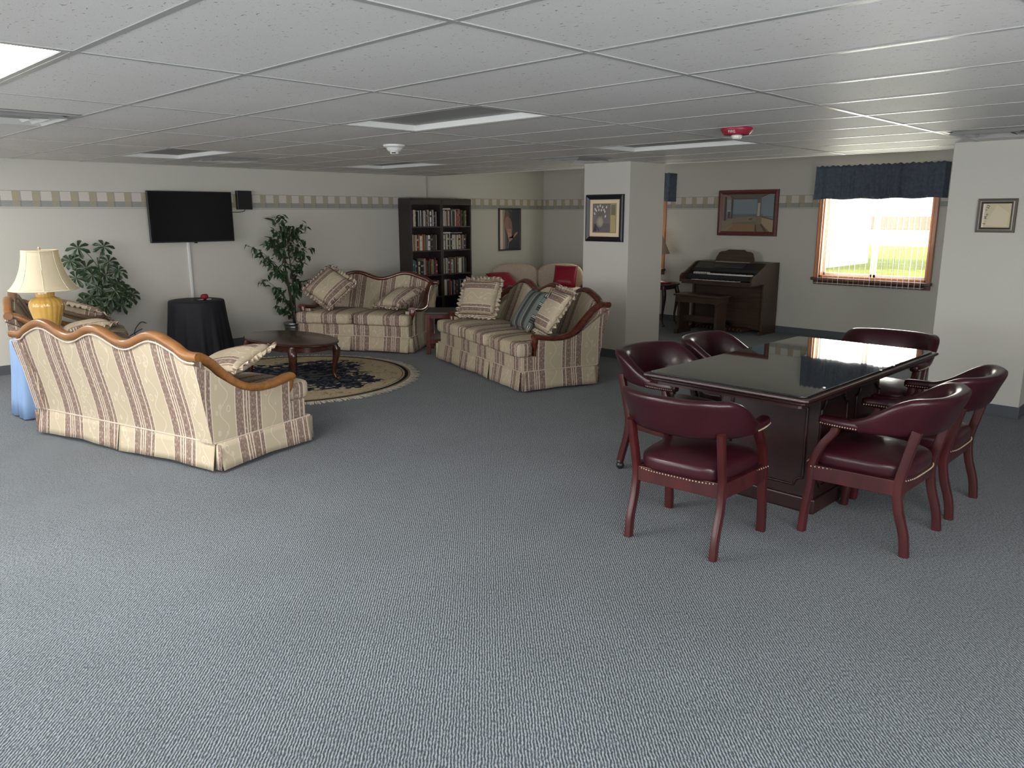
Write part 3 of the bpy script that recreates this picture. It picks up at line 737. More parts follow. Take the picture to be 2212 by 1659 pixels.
for s in (-1, 1):
    MB().soft(.67, .62, .15, n=6, k=8, crown=.2, c=(s*.34, .47, .40)).build('seat_cushion', CREAMU, t, smooth=True)
    MB().soft(.70, .20, .44, n=3.0, k=10, c=(s*.345, .16, .60), M=Matrix.Rotation(radians(12), 3, 'X')).build('back_cushion', CREAMU, t, smooth=True)
for s in (-1, 1):
    for y in (.1, .75): MB().lathe([(.02, 0), (.026, .07)], 12, c=(s*.6, y, 0)).build('foot', DARK, t)
ruffled_pillow('satin_pillow', 'crimson satin pillow propped on the cream loveseat near the pillar', (.35, .33), CRIMSON, pil(0, cE, nE, -.40, .42, .645, 114, 0, -22), 'crimson satin pillows', ruffle=False, th=.14)
ruffled_pillow('satin_pillow', 'crimson satin pillow mostly hidden by the arm of the cream loveseat', (.38, .38), CRIMSON, pil(0, cE, nE, .53, .49, .598, 152, 0, 30), 'crimson satin pillows', ruffle=False, th=.12)
for o in bpy.data.objects:
    if o.name.startswith('piping') and o.parent and o.parent.name.startswith('satin'): o.data = o.data.copy(); o.data.materials[0] = CRIMSON

# ------------------------------------------------------------------ rug and coffee table
RC = (3.82, 6.715)
t = thing('round_rug', 'round oriental rug with navy centre and pale fringe', 'rug', (*RC, 0))
MB().lathe([(1.14, 0), (1.14, .010), (.6, .011), (.001, .011)], 96).build('pile', RUG, t)
m = MB()
for k in range(520):
    a = 2*pi*k/520+random.uniform(-.003, .003); r1 = 1.225+random.uniform(-.022, .018); da = random.uniform(-.012, .012); w = .0062
    A = Vector((cos(a), sin(a), 0)); B = Vector((cos(a+da), sin(a+da), 0)); T = Vector((-sin(a), cos(a), 0))*w; z = Vector((0, 0, random.uniform(.004, .010)))
    m.add([A*1.135-T+Vector((0, 0, .008)), A*1.135+T+Vector((0, 0, .008)), B*r1+T*.8+z*.6, B*r1-T*.8+z*.6], [(0, 1, 2, 3)])
m.build('fringe', FRINGE, t)
TC = (3.775, 6.63)
t = thing('coffee_table', 'oval dark wood coffee table with curved legs on the round rug', 'coffee table', (*TC, .020), radians(3))
a_, b_ = .345, .600
prof = [(.965, -.012), (.985, -.010), (1.0, -.003), (1.0, .004), (.985, .010), (.955, .014), (.0, .014)]
m = MB(); m.loft([[(a_*s*cos(h), b_*s*sin(h), .375+z) for h in (2*pi*k/72 for k in range(72))] for s, z in prof]); m.build('table_top', COFFEE, t, smooth=True, angle=30)
m = MB(); N = 64; ap = lambda h, r: (a_*r*copysign(abs(cos(h))**.75, cos(h)), b_*r*copysign(abs(sin(h))**.75, sin(h)))
m.loft([[(*ap(2*pi*k/N, r), z) for k in range(N)] for r, z in ((.80, .366), (.80, .305), (.77, .305), (.77, .366))], cap=False); m.build('apron', COFFEE, t, smooth=True, angle=40)
def cabriole(m, x, y, H, out, r0=.034):
    d = Vector((x, y, 0)).normalized() if out is None else Vector((*out, 0)).normalized()
    p = [(0, H), (.004, H*.93), (.022, H*.80), (.020, H*.66), (.002, H*.45), (-.012, H*.26), (-.008, H*.12), (.012, H*.045), (.030, .012), (.030, 0)]
    rr = [r0*.95, r0*1.05, r0*1.12, r0*.98, r0*.7, r0*.5, r0*.42, r0*.5, r0*.72, r0*.62]
    path = spline([(x+d.x*a, y+d.y*a, z) for a, z in p], 27); R = [interp([(i/9, r) for i, r in enumerate(rr)], k/27) for k in range(28)]
    m.tube(path, R, 12, up=(d.x, d.y, 0), p=2.4); return m
for sx in (-1, 1):
    for sy in (-1, 1): cabriole(MB(), sx*.225, sy*.375, .362, None).build('leg', COFFEE, t, smooth=True, angle=70)

# ------------------------------------------------------------------ end table between the sofas
t = thing('end_table', 'dark brown end table in the gap between the two sofas', 'side table', (5.83, 6.73, 0), radians(-45.7))
MB().bb((-.235, -.21, .455), (.235, .26, .482)).build('table_top', plain('end_table_top', (.030, .022, .020), .45), t, bevel=.004)
m = MB()
for s in (-1, 1): m.bb((-.19, s*.185-.01+.025, .405), (.19, s*.185+.01+.025, .455)); m.bb((s*.18-.01, -.16, .405), (s*.18+.01, .21, .455))
m.build('apron', CHERRY, t)
for sx in (-1, 1):
    for sy in (-1, 1): MB().bb((sx*.195-.021, .025+sy*.20-.021, 0), (sx*.195+.021, .025+sy*.20+.021, .455)).build('leg', CHERRY, t, bevel=.002)
m = MB(); m.bb((-.195, -.18, .12), (.195, .23, .14)); m.build('shelf', CHERRY, t); m = MB()
for s in (-1, 1): m.bb((-.18, s*.20+.015, .14), (.18, s*.20+.035, .175))
m.build('rail', CHERRY, t)
# ------------------------------------------------------------------ conference table
t = thing('conference_table', 'dark mahogany conference table with a black glass top', 'table', (4.215, 1.845, 0), radians(-1.0))
Lt, Wt = 1.76, .90
def rect(l, w, z, c=.012): return [(-l/2+c, -w/2, z), (l/2-c, -w/2, z), (l/2, -w/2+c, z), (l/2, w/2-c, z), (l/2-c, w/2, z), (-l/2+c, w/2, z), (-l/2, w/2-c, z), (-l/2, -w/2+c, z)]
m = MB(); m.loft([rect(Lt-2*d, Wt-2*d, z) for d, z in ((.055, .676), (.055, .690), (.036, .694), (.030, .702), (.030, .708), (.012, .712), (.004, .718), (0, .724), (.002, .732), (.012, .734))]); m.build('table_top', DKTBL, t)
m = MB(); m.loft([rect(Lt-2*d, Wt-2*d, z, .02) for d, z in ((.030, .7345), (.026, .737), (.026, .741), (.030, .7425))]); m.build('glass_top', GLASSTOP, t)
for k, (x, y) in enumerate(((.20, -.428), (.02, -.428), (-.60, -.40))):
    MB().lathe([(.007, 0), (.007, .003)], 12, c=(x, y, .7425)).build('bumper_pad', plain('clear_pad', (.5, .5, .48), .2) if 'clear_pad' not in MATS else MATS['clear_pad'], t)
xb, yb = -.34, .280
m = MB(); m.bb((xb, -yb, .05), (-xb+.10, yb, .676)); m.build('pedestal', DKTBL, t, bevel=.004)
m = MB(); m.bb((xb-.014, -yb-.014, 0), (-xb+.114, yb+.014, .085)); m.build('plinth', DKTBL, t, bevel=.010, seg=3)
def panel_mould(m, o, u, v, w, h, n):        # raised frame with notched corners
    o, u, v, n = (Vector(q) for q in (o, u, v, n)); r = .045; pts = []
    for k, (x, y) in enumerate(((-w, -h), (w, -h), (w, h), (-w, h))):
        sx, sy = copysign(1, x), copysign(1, y)
        arc = [(x-sx*r*1.4, y)]+[(x-sx*r*cos(a), y-sy*r*sin(a)) for a in (pi/2*q/8 for q in range(9))]+[(x, y-sy*r*1.4)]
        pts += arc if k % 2 else arc[::-1]
    pts = [o+u*a+v*b+n*.004 for a, b in pts]; pts.append(pts[0])
    m.tube(pts, .0075, 6, up=tuple(n))
m = MB()
panel_mould(m, (xb, 0, .375), (0, -1, 0), (0, 0, 1), .215, .235, (-1, 0, 0)); panel_mould(m, (-xb+.10, 0, .375), (0, 1, 0), (0, 0, 1), .215, .235, (1, 0, 0))
for c in (-.17, .27):
    panel_mould(m, (c, -yb, .375), (1, 0, 0), (0, 0, 1), .16, .235, (0, -1, 0)); panel_mould(m, (c, yb, .375), (-1, 0, 0), (0, 0, 1), .16, .235, (0, 1, 0))
m.build('panel_moulding', DKTBL, t, smooth=True)

# ------------------------------------------------------------------ captain's chairs
def leg_path(m, pts, w0, w1):
    path = spline(pts, 16); m.tube(path, [(lerp(w0[0], w1[0], k/16), lerp(w0[1], w1[1], k/16)) for k in range(17)], 12, up=(1, 0, 0), p=5); return m
def make_chair(casters=False):
    t = thing('captains_chair', 'chair', 'chair', group='burgundy captain chairs round the conference table')
    z0 = .052 if casters else 0
    for s in (-1, 1):
        leg_path(MB(), [(s*.222, -.262, z0), (s*.222, -.250, .10), (s*.222, -.215, .22), (s*.222, -.205, .33), (s*.224, -.228, .45), (s*.228, -.262, .60)], (.021, .017), (.022, .016)).build('back_leg', MAHOG, t, smooth=True, angle=40)
        leg_path(MB(), [(s*.255, .214, z0), (s*.255, .206, .12), (s*.255, .190, .25), (s*.255, .184, .36), (s*.256, .145, .46), (s*.256, .095, .53), (s*.256, .085, .565)], (.018, .022), (.019, .020)).build('front_leg', MAHOG, t, smooth=True, angle=40)
        if casters:
            for x, y in ((.222, -.262), (.255, .214)):
                q = MB(); q.lathe([(.016, .028), (.02, .04), (.022, .06)], 12, c=(s*x, y, 0)); q.lathe([(.001, 0), (.014, .002), (.023, .012), (.026, .025), (.022, .040), (.010, .048), (.001, .049)], 16, c=(s*x, y, 0)); q.build('caster', BLACKP, t, smooth=True)
    m = MB()
    for s in (-1, 1): m.box((s*.242, -.003, .318), (.026, .41, .075), Matrix.Rotation(radians(-s*5.5), 3, 'Z'))
    m.bb((-.215, -.218, .280), (.215, -.192, .355)); m.bb((-.25, .188, .280), (.25, .214, .355)); m.build('seat_frame', MAHOG, t, bevel=.003)
    def wp(p): return Vector((p.x*(1+.16*p.y/.48), p.y, p.z))
    MB().soft(.475, .475, .10, n=4.2, k=12, crown=.55, c=(0, .0, .385), warp=wp).build('seat', VINYL, t, smooth=True)
    # barrel back: from one arm, round the sitter, to the other
    rings = []; N = 56
    def plan(f):
        a = f*radians(104); s_ = sin(a); c_ = cos(a)
        return Vector((.268*copysign(abs(s_)**.80, s_), -.035-.255*copysign(abs(c_)**.9, c_), 0))
    for i in range(N+1):
        f = -1+2*i/N; q = plan(f); dq = (plan(min(1, f+.01))-plan(max(-1, f-.01))).normalized(); o = Vector((dq.y, -dq.x, 0))
        e = sm(.42, 1.0, abs(f)); ztop = lerp(.752, .612, e); zbot = lerp(.565, .560, e); zc = (ztop+zbot)/2; hh = (ztop-zbot)/2; tk = lerp(.034, .030, e)
        g_ = []
        for k in range(18):
            a = 2*pi*k/18; ca, sa = cos(a), sin(a)
            ex = copysign(abs(ca)**.62, ca); ez = copysign(abs(sa)**.62, sa); z = zc+hh*ez
            up_ = (z-zbot)/max(.05, ztop-zbot)*(1-e)
            roll = .050*up_+.016*up_**3
            g_.append(q+o*(ex*tk*(1+.35*up_**3)+roll)+Vector((0, 0, z)))
        rings.append(g_)
    MB().loft(rings).build('backrest', VINYL, t, smooth=True, angle=75)
    edges = []
    for s in (-1, 1):
        rings = []
        for k in range(15):
            f = k/14; y = lerp(-.03, .165, f); x = s*(lerp(.270, .258, f)+.006*sin(f*pi)); w = .031*(1 if f < .9 else (1-(f-.9)/.1*.35)); h = .024*(1 if f < .93 else .75); z = lerp(.588, .585, f)
            rings.append([(x+w*copysign(abs(cos(a))**.6, cos(a)), y, z+h*copysign(abs(sin(a))**.6, sin(a))) for a in (2*pi*q/14 for q in range(14))])
        MB().loft(rings).build('armrest', VINYL, t, smooth=True, angle=75)
        for e in (-1, 1): edges.append([(s*(lerp(.270, .258, k/14)+.006*sin(k/14*pi)+e*.0305), lerp(-.02, .150, k/14), .576) for k in range(15)])
        edges.append([(s*(.2425+.038*(k/20*2-1)), (k/20*2-1)*.182, .349) for k in range(21)])
    edges.append([((k/24*2-1)*.185, -.2415+.018*abs(k/24*2-1)**4, .349) for k in range(25)]); edges.append([((k/24*2-1)*.215, .2415-.012*abs(k/24*2-1)**4, .349) for k in range(25)])
    for ed in edges:
        m = MB()
        for x, y, z in ed:
            r = .0047; m.add([(x+r, y, z), (x-r, y, z), (x, y+r, z), (x, y-r, z), (x, y, z+r), (x, y, z-r)], [(0, 2, 4), (2, 1, 4), (1, 3, 4), (3, 0, 4), (2, 0, 5), (1, 2, 5), (3, 1, 5), (0, 3, 5)])
        m.build('nail_trim', BRASS, t)
    return t
ch = make_chair(); ch2 = make_chair(True)
def place(o, x, y, ang, label): o.location = (x, y, 0); o.rotation_euler = (0, 0, radians(ang)); o['label'] = label; return o
place(ch, 3.245, 1.895, -85, 'burgundy chair turned away at the near end of the conference table')
place(copy_tree(ch), 3.878, 1.298, -1, 'burgundy chair along the window-lit side of the table, beside the pedestal corner')
place(copy_tree(ch), 4.515, 1.292, 0, 'burgundy chair standing between its twin and the pillar with the small picture')
place(ch2, 3.985, 2.475, 176, 'burgundy chair on casters facing the table beside the striped sofa')
place(copy_tree(ch), 4.655, 2.44, 186, 'burgundy chair with its back towards the organ bench')
place(copy_tree(ch), 5.41, 1.83, 92, 'burgundy chair at the window end of the conference table')

# ------------------------------------------------------------------ bookcases and books
BCOL = {'cream': (.52, .46, .36), 'white': (.62, .61, .58), 'grey': (.20, .20, .20), 'black': (.014, .013, .015), 'brown': (.075, .035, .02), 'tan': (.30, .20, .11), 'red': (.24, .015, .022),
        'dark green': (.03, .05, .025), 'olive': (.13, .12, .04), 'navy': (.015, .022, .06), 'teal': (.07, .16, .19), 'maroon': (.09, .012, .02), 'orange': (.38, .10, .04), 'pale yellow': (.52, .47, .27), 'silver': (.36, .36, .36)}
BM = {k: plain('cover_'+k.replace(' ', '_'), c, .55) for k, c in BCOL.items()}
ORD = 'first second third fourth fifth sixth seventh eighth ninth tenth eleventh twelfth thirteenth fourteenth fifteenth sixteenth seventeenth eighteenth nineteenth twentieth twenty-first twenty-second twenty-third twenty-fourth'.split()
ROWN = ['top', 'second', 'third', 'fourth', 'lowest']
SHZ = [1.385, 1.053, .712, .398, .085]
def book(label, loc, w, h, d, col, M=None, group=None, band=None):
    m = MB(); m.use(BM[col]); c = .0028
    m.bb((-w/2, -.001, 0), (-w/2+c, d, h)); m.bb((w/2-c, -.001, 0), (w/2, d, h))
    m.loft([[(-w/2*cos(a), -.0045*sin(a)*1.2-.0005, z) for a in (pi*q/6 for q in range(7))]+[(w/2, .003, z), (-w/2, .003, z)] for z in (0, h)])
    if band: m.use(BM[band]); m.bb((-w/2*.8, -.0066, h*.62), (w/2*.8, -.002, h*.74)); m.bb((-w/2*.6, -.0068, h*.2), (w/2*.6, -.002, h*.26))
    m.use(PAPER); m.bb((-w/2+c, .003, .003), (w/2-c, d-.006, h-.003))
    o = m.build('book', None); o.location = loc
    if M: o.matrix_world = M
    return tag(o, label, 'book', group)
YF = 8.60
def bookcase(x0, x1, label, rows, who):
    t = thing('bookcase', label, 'bookcase', ((x0+x1)/2, 0, 0), group='dark bookcases')
    hw = (x1-x0)/2; D0, D1 = YF, YW-.012; H = 1.767; th = .02
    for s in (-1, 1): MB().bb((s*hw-(th if s > 0 else 0), D0, 0), (s*hw+(th if s < 0 else 0), D1, H)).build('side_panel', ESPR, t, bevel=.002)
    MB().bb((-hw+th, D1-.008, .03), (hw-th, D1, H-.01)).build('back_panel', ESPR, t)
    MB().bb((-hw+th, D0, H-.02), (hw-th, D1-.008, H)).build('top', ESPR, t)
    MB().bb((-hw+th, D0, H-.088), (hw-th, D0+.018, H-.02)).build('top_rail', ESPR, t, bevel=.002)
    MB().bb((-hw+th, D0+.01, 0), (hw-th, D0+.028, SHZ[4]-.02)).build('kick_board', ESPR, t)
    for z in SHZ: MB().bb((-hw+th, D0+.004, z-.020), (hw-th, D1-.008, z)).build('shelf', ESPR, t, bevel=.002)
    cnt = 0
    for r, row in enumerate(rows):
        fill = min(1.6, .455/sum(q[1]+q[3] for q in row)) if len(row) > 8 else 1
        x = x0+th+.006; z = SHZ[r]; gname = 'books on the %s shelf %s' % (ROWN[r], who)
        k = 0
        for (col, w, h, gap) in row:
            w *= fill; x += gap
            if x+w > x1-th-.003: break
            band = random.choice([None, None, 'cream', 'black', 'tan']) if w > .022 else None
            if band == col: band = None
            book('%s book, %s from the television on the %s shelf %s' % (col, ORD[k], ROWN[r], who), (x+w/2, YF+.014+random.uniform(0, .02), z+.0015), w-.001, h, .165, col, None, gname, band)
            x += w; k += 1; cnt += 1
    return t
def R(s, h0, h1):
    out = []
    for q in s.split():
        c, w = q.split(':'); g = 0
        if c.startswith('+'): g = .014; c = c[1:]
        out.append((c.replace('_', ' '), int(w)/1000, random.uniform(h0, h1), g))
    return out
rowsL = [R('brown:20 cream:26 tan:22 +black:16 white:17 black:12 white:16 black:14 +cream:22 black:8 white:12 black:18 cream:18 black:10 white:24 brown:16 silver:20 black:26 grey:12', .20, .225),
         R('cream:18 black:14 tan:20 cream:16 brown:22 orange:18 black:8 white:34 orange:20 brown:14 tan:14 black:12 grey:28 white:24 silver:20 black:26 black:20 brown:14 black:22 grey:16', .20, .225),
         R('teal:26 teal:18 navy:24 black:22 pale_yellow:34 black:30 navy:20 silver:16 tan:28 red:24 dark_green:30 maroon:18 olive:24 tan:22 dark_green:20 maroon:20 red:26', .18, .24),
         R('black:22 grey:20 maroon:20 brown:24 black:26 grey:20 brown:20 dark_green:24 black:20 tan:14 grey:26 silver:18 brown:22 dark_green:20 white:18 black:22 grey:18', .19, .22),
         R('brown:26 black:30 grey:24 navy:28', .2, .22)]
rowsR = [R('grey:16 white:18 brown:14 cream:20 maroon:10 tan:16 white:22 black:14 grey:16 white:16 black:18 brown:14 cream:14 red:18 cream:10 red:26 tan:20 maroon:14 black:12 brown:22 dark_green:20 olive:26', .20, .225),
         R('black:12 white:20 brown:18 cream:22 black:22 grey:14 white:16 black:22 cream:24 silver:14 white:20 black:10 pale_yellow:24 black:12 cream:24 tan:20 black:16 grey:26 brown:18 black:16', .20, .225),
         R('cream:16 black:18 silver:26 grey:18 maroon:18 red:14 grey:22 silver:22 black:14 tan:16 black:12 brown:16 tan:18 white:14 cream:22 dark_green:26 grey:16 brown:18 dark_green:20', .195, .23),
         R('tan:16 white:20 cream:14 navy:14 silver:12 red:18 cream:14 navy:20 grey:14 silver:16 brown:26 dark_green:20 navy:18 grey:16 black:24 silver:14 navy:20 silver:14', .2, .23),
         R('black:20', .2, .21)]
bookcase(6.835, 7.385, 'dark brown bookcase next to the striped two seat sofa', rowsL, 'of the sofa bookcase')
bookcase(7.392, 7.960, 'dark brown bookcase under the end of the wallpaper border by the portrait', rowsR, 'of the portrait bookcase')
def flat_book(label, x, y, z, w, d, h, col, rz=0):
    M = Matrix.Translation((x, y, z)) @ Matrix.Rotation(radians(rz), 4, 'Z') @ Matrix.Rotation(radians(90), 4, 'Y')
    return book(label, (0, 0, 0), h, w, d, col, Matrix.Translation((x, y, z)) @ Matrix.Rotation(radians(rz), 4, 'Z') @ Matrix.Translation((-w/2, 0, h/2)) @ Matrix.Rotation(radians(90), 4, 'Y'), 'books lying flat in the bookcase')
flat_book('cream book lying flat on top of the top row beside the upright divider', 7.505, YF+.04, SHZ[0]+.2275, .155, .13, .024, 'cream')
flat_book('thin grey book lying flat on top of the top row near the portrait', 7.69, YF+.05, SHZ[0]+.2275, .17, .12, .012, 'grey')
flat_book('white book lying flat on top of the second row beside the upright divider', 7.505, YF+.04, SHZ[1]+.2275, .15, .13, .020, 'white')
flat_book('thin silver book lying flat on top of the second row near the portrait', 7.71, YF+.05, SHZ[1]+.2275, .22, .12, .012, 'silver', 2)
flat_book('grey book lying flat on the lowest shelf above the end table', 7.68, YF+.05, SHZ[4]+.003, .22, .15, .03, 'grey', 8)
# ------------------------------------------------------------------ television and wall things
t = thing('television', 'black flat screen television on the wall over the black table', 'television', (3.885, YW-.085, 1.525))
MB().box((0, 0, 0), (.955, .034, .555)).build('bezel', BLACKP, t, bevel=.004)
MB().box((0, -.0175, .003), (.930, .002, .528)).build('screen', SCREEN, t)
m = MB(); m.box((0, .045, 0), (.30, .055, .25)); m.box((0, .074, 0), (.42, .018, .32)); m.build('wall_bracket', BLACKP, t)
MB().box((.02, -.005, -.284), (.03, .02, .014)).build('sensor', BLACKP, t)
t = thing('wall_speaker', 'small flat black box on the wall next to the television', 'speaker', (4.55, YW-.028, 1.715))
MB().box((0, 0, 0), (.185, .05, .215)).build('cabinet', BLACKP, t, bevel=.004); MB().box((0, -.0265, 0), (.165, .004, .195)).build('grille', DARK, t)
tag(MB().tube(spline([(4.56, YW-.02, 1.606), (4.545, YW-.018, 1.588), (4.47, YW-.018, 1.577), (4.36, YW-.03, 1.578)], 16), .004, 6).build('speaker_cable', BLACKP, smooth=True), 'short black cable running from the flat black box to the television', 'cable')
tag(MB().bb((3.835, YW-.020, .012), (3.862, YW, 1.245)).build('cable_raceway', plain('raceway_white', (.75, .75, .73), .4), bevel=.004), 'white cable raceway running down the wall below the television', 'cable cover')
t = thing('round_table', 'small round table hidden under a floor length black cloth', 'table', (3.69, 8.43, 0))
fold = lambda n, ph, amt: (lambda th, v: 1+amt*v*v*(sin(th*n+ph+.7*sin(3*th))*.7+.3*sin(th*n*2.1+1)))
MB().lathe([(.25, .61), (.25, .632), (0, .632)], 40).build('table_top', DKTBL, t)
MB().lathe([(.03, .05), (.03, .61)], 12).build('pedestal', DKTBL, t)
MB().lathe([(.16, 0), (.16, .03), (.03, .06)], 24).build('foot', DKTBL, t)
tag(MB().lathe([(0, .638), (.15, .638), (.268, .637), (.282, .633), (.288, .622), (.295, .55), (.305, .45), (.318, .33), (.332, .2), (.345, .09), (.350, .012)], 180, c=(3.69, 8.43, 0), mod=lambda th, v: fold(13, .4, .085)(th, max(0, (v-.35)/.65)), cap=False).build('tablecloth', BLKCL, smooth=True, solid=.003, angle=60), 'black floor length tablecloth on the round table below the television', 'tablecloth')
t = thing('rose_ornament', 'single red rose lying on the black tablecloth', 'ornament', (3.76, 8.37, .640), .3)
MB().lathe([(.012, .0), (.032, .012), (.040, .030), (.034, .050), (.02, .058), (.005, .052)], 18, c=(0, 0, .002), mod=lambda th, v: 1+.12*sin(5*th+v*4)).build('bloom', ROSE, t, smooth=True)
MB().tube([(0, 0, .02), (-.05, .01, .012), (-.13, .03, .006)], .004, 6).build('stem', LEAF, t)
MB().lathe([(.001, .0), (.07, .001), (.085, .006), (.08, .006), (.06, .003)], 24, c=(-.02, 0, -.001)).build('saucer', GLASSTOP, t)
m = MB(); m.tube(spline([(3.25, YW-.02, .32), (3.16, 8.80, .30), (3.02, 8.78, .22), (2.98, 8.80, .05), (3.1, 8.82, .012), (3.3, 8.8, .012)], 30), .0045, 6)
m.tube(spline([(3.3, YW-.02, .38), (3.22, 8.81, .40), (3.14, 8.79, .30), (3.2, 8.80, .16), (3.3, 8.82, .10)], 30), .0045, 6)
tag(m.build('power_cord', BLACKP, smooth=True), 'looped black power cords on the wall beside the black tablecloth', 'cord')
tag(MB().tube(spline([(5.45, 8.45, .012), (5.85, 7.75, .01), (6.0, 7.35, .008), (6.05, 7.1, .008), (6.25, 7.25, .008), (6.6, 8.3, .01)], 40), .006, 6).build('extension_cord', BLACKP, smooth=True), 'black cord on the carpet behind the two seat sofa by the end table', 'cord')

# ------------------------------------------------------------------ lamp on the blue cloth
LX, LY = 1.82, 6.89
t = thing('side_table', 'round side table under the pale blue cloth behind the sofa', 'side table', (LX, LY, 0))
MB().lathe([(.25, .575), (.25, .598), (0, .598)], 32).build('table_top', DKTBL, t); MB().lathe([(.03, .05), (.03, .58)], 12).build('pedestal', DKTBL, t); MB().lathe([(.17, 0), (.17, .03), (.03, .06)], 20).build('foot', DKTBL, t)
tag(MB().lathe([(0, .604), (.2, .604), (.262, .602), (.274, .596), (.278, .57), (.284, .45), (.292, .3), (.302, .15), (.308, .012)], 160, c=(LX, LY, 0), mod=lambda th, v: fold(9, 1.1, .10)(th, max(0, (v-.35)/.65)), cap=False).build('tablecloth', BLUECL, smooth=True, solid=.003, angle=60), 'pale blue tablecloth hanging to the floor under the yellow lamp', 'tablecloth')
t = thing('table_lamp', 'yellow ceramic table lamp with a cream bell shade', 'lamp', (LX, LY, .606), .12)
lob = lambda th, v: 1+.045*(abs(cos(th*9))**.6-.7)*sin(pi*min(1, max(0, v)))
MB().lathe([(.060, 0), (.063, .012), (.068, .03), (.083, .09), (.102, .16), (.117, .22), (.121, .25), (.116, .278), (.096, .300), (.072, .312), (.064, .318), (.066, .335), (.065, .356), (.04, .360), (0, .360)], 112, mod=lob).build('vase_body', YCER, t, smooth=True, angle=50)
MB().lathe([(.012, .36), (.012, .42), (.022, .425), (.02, .47), (.0, .475)], 16).build('socket', BRASS, t, smooth=True, angle=40)
m = MB(); m.tube(spline([(.012, 0, .42), (.06, 0, .48), (.055, 0, .60), (.0, 0, .672), (-.055, 0, .60), (-.06, 0, .48), (-.012, 0, .42)], 32), .0025, 6); m.build('harp', BRASS, t)
prof = [(.240, .372), (.212, .402), (.185, .442), (.163, .490), (.147, .54), (.135, .588), (.127, .632), (.124, .672)]
pan = lambda th, v: 1-.022*abs(cos(th*4))**2
MB().lathe(prof, 96, mod=pan, cap=False).build('shade', SHADE, t, smooth=True, solid=.002)
m = MB()
for k in range(8):
    th = pi/8*(2*k+1) if False else 2*pi*k/8+pi/8; m.tube([((r+.0015)*cos(th), (r+.0015)*sin(th), z) for r, z in prof], .003, 5)
for (r, z) in (prof[0], prof[-1]): m.tube([(r*pan(a, 0)*cos(a), r*pan(a, 0)*sin(a), z) for a in (2*pi*k/96 for k in range(97))], .005, 6)
m.build('shade_trim', plain('shade_trim', (.72, .63, .44), .7), t, smooth=True)
m = MB(); m.lathe([(.005, .668), (.008, .674), (.006, .682), (.010, .69), (.004, .70)], 12)
for k in range(3): a = 2*pi*k/3+.3; m.tube([(0, 0, .669), (.122*cos(a), .122*sin(a), .666)], .002, 5)
m.build('finial', BRASS, t)

# ------------------------------------------------------------------ plants
def leaf(m, p, d, n, L, W, curl=.2, ob=0):
    d = d.normalized(); s_ = d.cross(n).normalized(); u = s_.cross(d).normalized()
    pt = lambda a, b, c: p+d*((a*.88+.12 if ob and a else a)*L)+s_*(b*W)+u*(c*L)
    vs = [pt(0, 0, 0), pt(.3, .5-.2*ob, .02+.06), pt(.3, 0, 0), pt(.3, -.5+.2*ob, .02+.06), pt(.65+.12*ob, .42+.08*ob, -.02-curl*.2), pt(.65+.12*ob, 0, -.05-curl*.2), pt(.65+.12*ob, -.42-.08*ob, -.02-curl*.2), pt(1, 0, -.12-curl*.5)]
    vs = [Vector((v.x, min(v.y, YW-.008), v.z)) for v in vs]
    m.add(vs, [(0, 2, 1), (0, 3, 2), (1, 2, 5, 4), (2, 3, 6, 5), (4, 5, 7), (5, 6, 7)])
rnd = random.Random(5)
def rv(s=1): return Vector((rnd.uniform(-s, s), rnd.uniform(-s, s), rnd.uniform(-s, s)))
FX, FY = 4.94, 8.57
t = thing('ficus_tree', 'tall artificial ficus plant between the television and the two seat sofa', 'potted plant', (FX, FY, 0))
MB().lathe([(.098, 0), (.102, .01), (.112, .20), (.118, .205), (.116, .215), (.120, .235), (.128, .245), (.126, .255), (.116, .25), (.112, .225), (0, .22)], 40).build('bucket', GALV, t, smooth=True, angle=30)
MB().lathe([(.11, .222), (0, .232)], 24).build('soil', SOIL, t)
stems = MB(); lv = MB()
trunks = [[(.01, 0, .22), (-.01, .02, .5), (-.05, .03, .85), (-.07, .0, 1.15), (-.10, .02, 1.42)], [(.02, -.01, .22), (.03, 0, .55), (.02, .02, .9), (-.0, .02, 1.2), (.06, .0, 1.38)], [(0, .0, .22), (-.03, -.02, .6), (-.09, -.02, 1.0), (-.16, -.03, 1.3)]]
for tr in trunks:
    P = spline(tr, 24); stems.tube(P, [lerp(.011, .004, k/24) for k in range(25)], 7)
BR = []
def tgt(dx, z): return (dx, z)
TG = [(-.17, 1.50), (-.12, 1.54), (.14, 1.42), (.22, 1.40), (-.30, 1.30), (-.48, 1.20), (-.42, 1.12), (-.25, 1.38), (.0, 1.40), (.10, 1.30), (.20, 1.25), (.22, 1.16), (-.38, 1.05), (-.30, .98), (-.20, 1.18), (-.08, 1.26), (.04, 1.18), (.16, 1.05), (.22, .97), (.26, .90),
      (-.36, .80), (-.33, .72), (-.24, .90), (-.15, .95), (.08, .92), (.18, .84), (.24, .74), (-.20, .66), (-.14, .56), (-.05, .72), (.05, .66), (.12, .60), (-.22, .47), (-.10, .42), (-.06, .36), (.0, .50), (-.12, 1.44), (-.05, 1.08), (.10, 1.12), (-.28, 1.20), (-.10, .84), (.13, .74),(-.02,1.33),(-.22,1.28),(.15,1.33),(-.34,1.24),(-.08,1.16)]
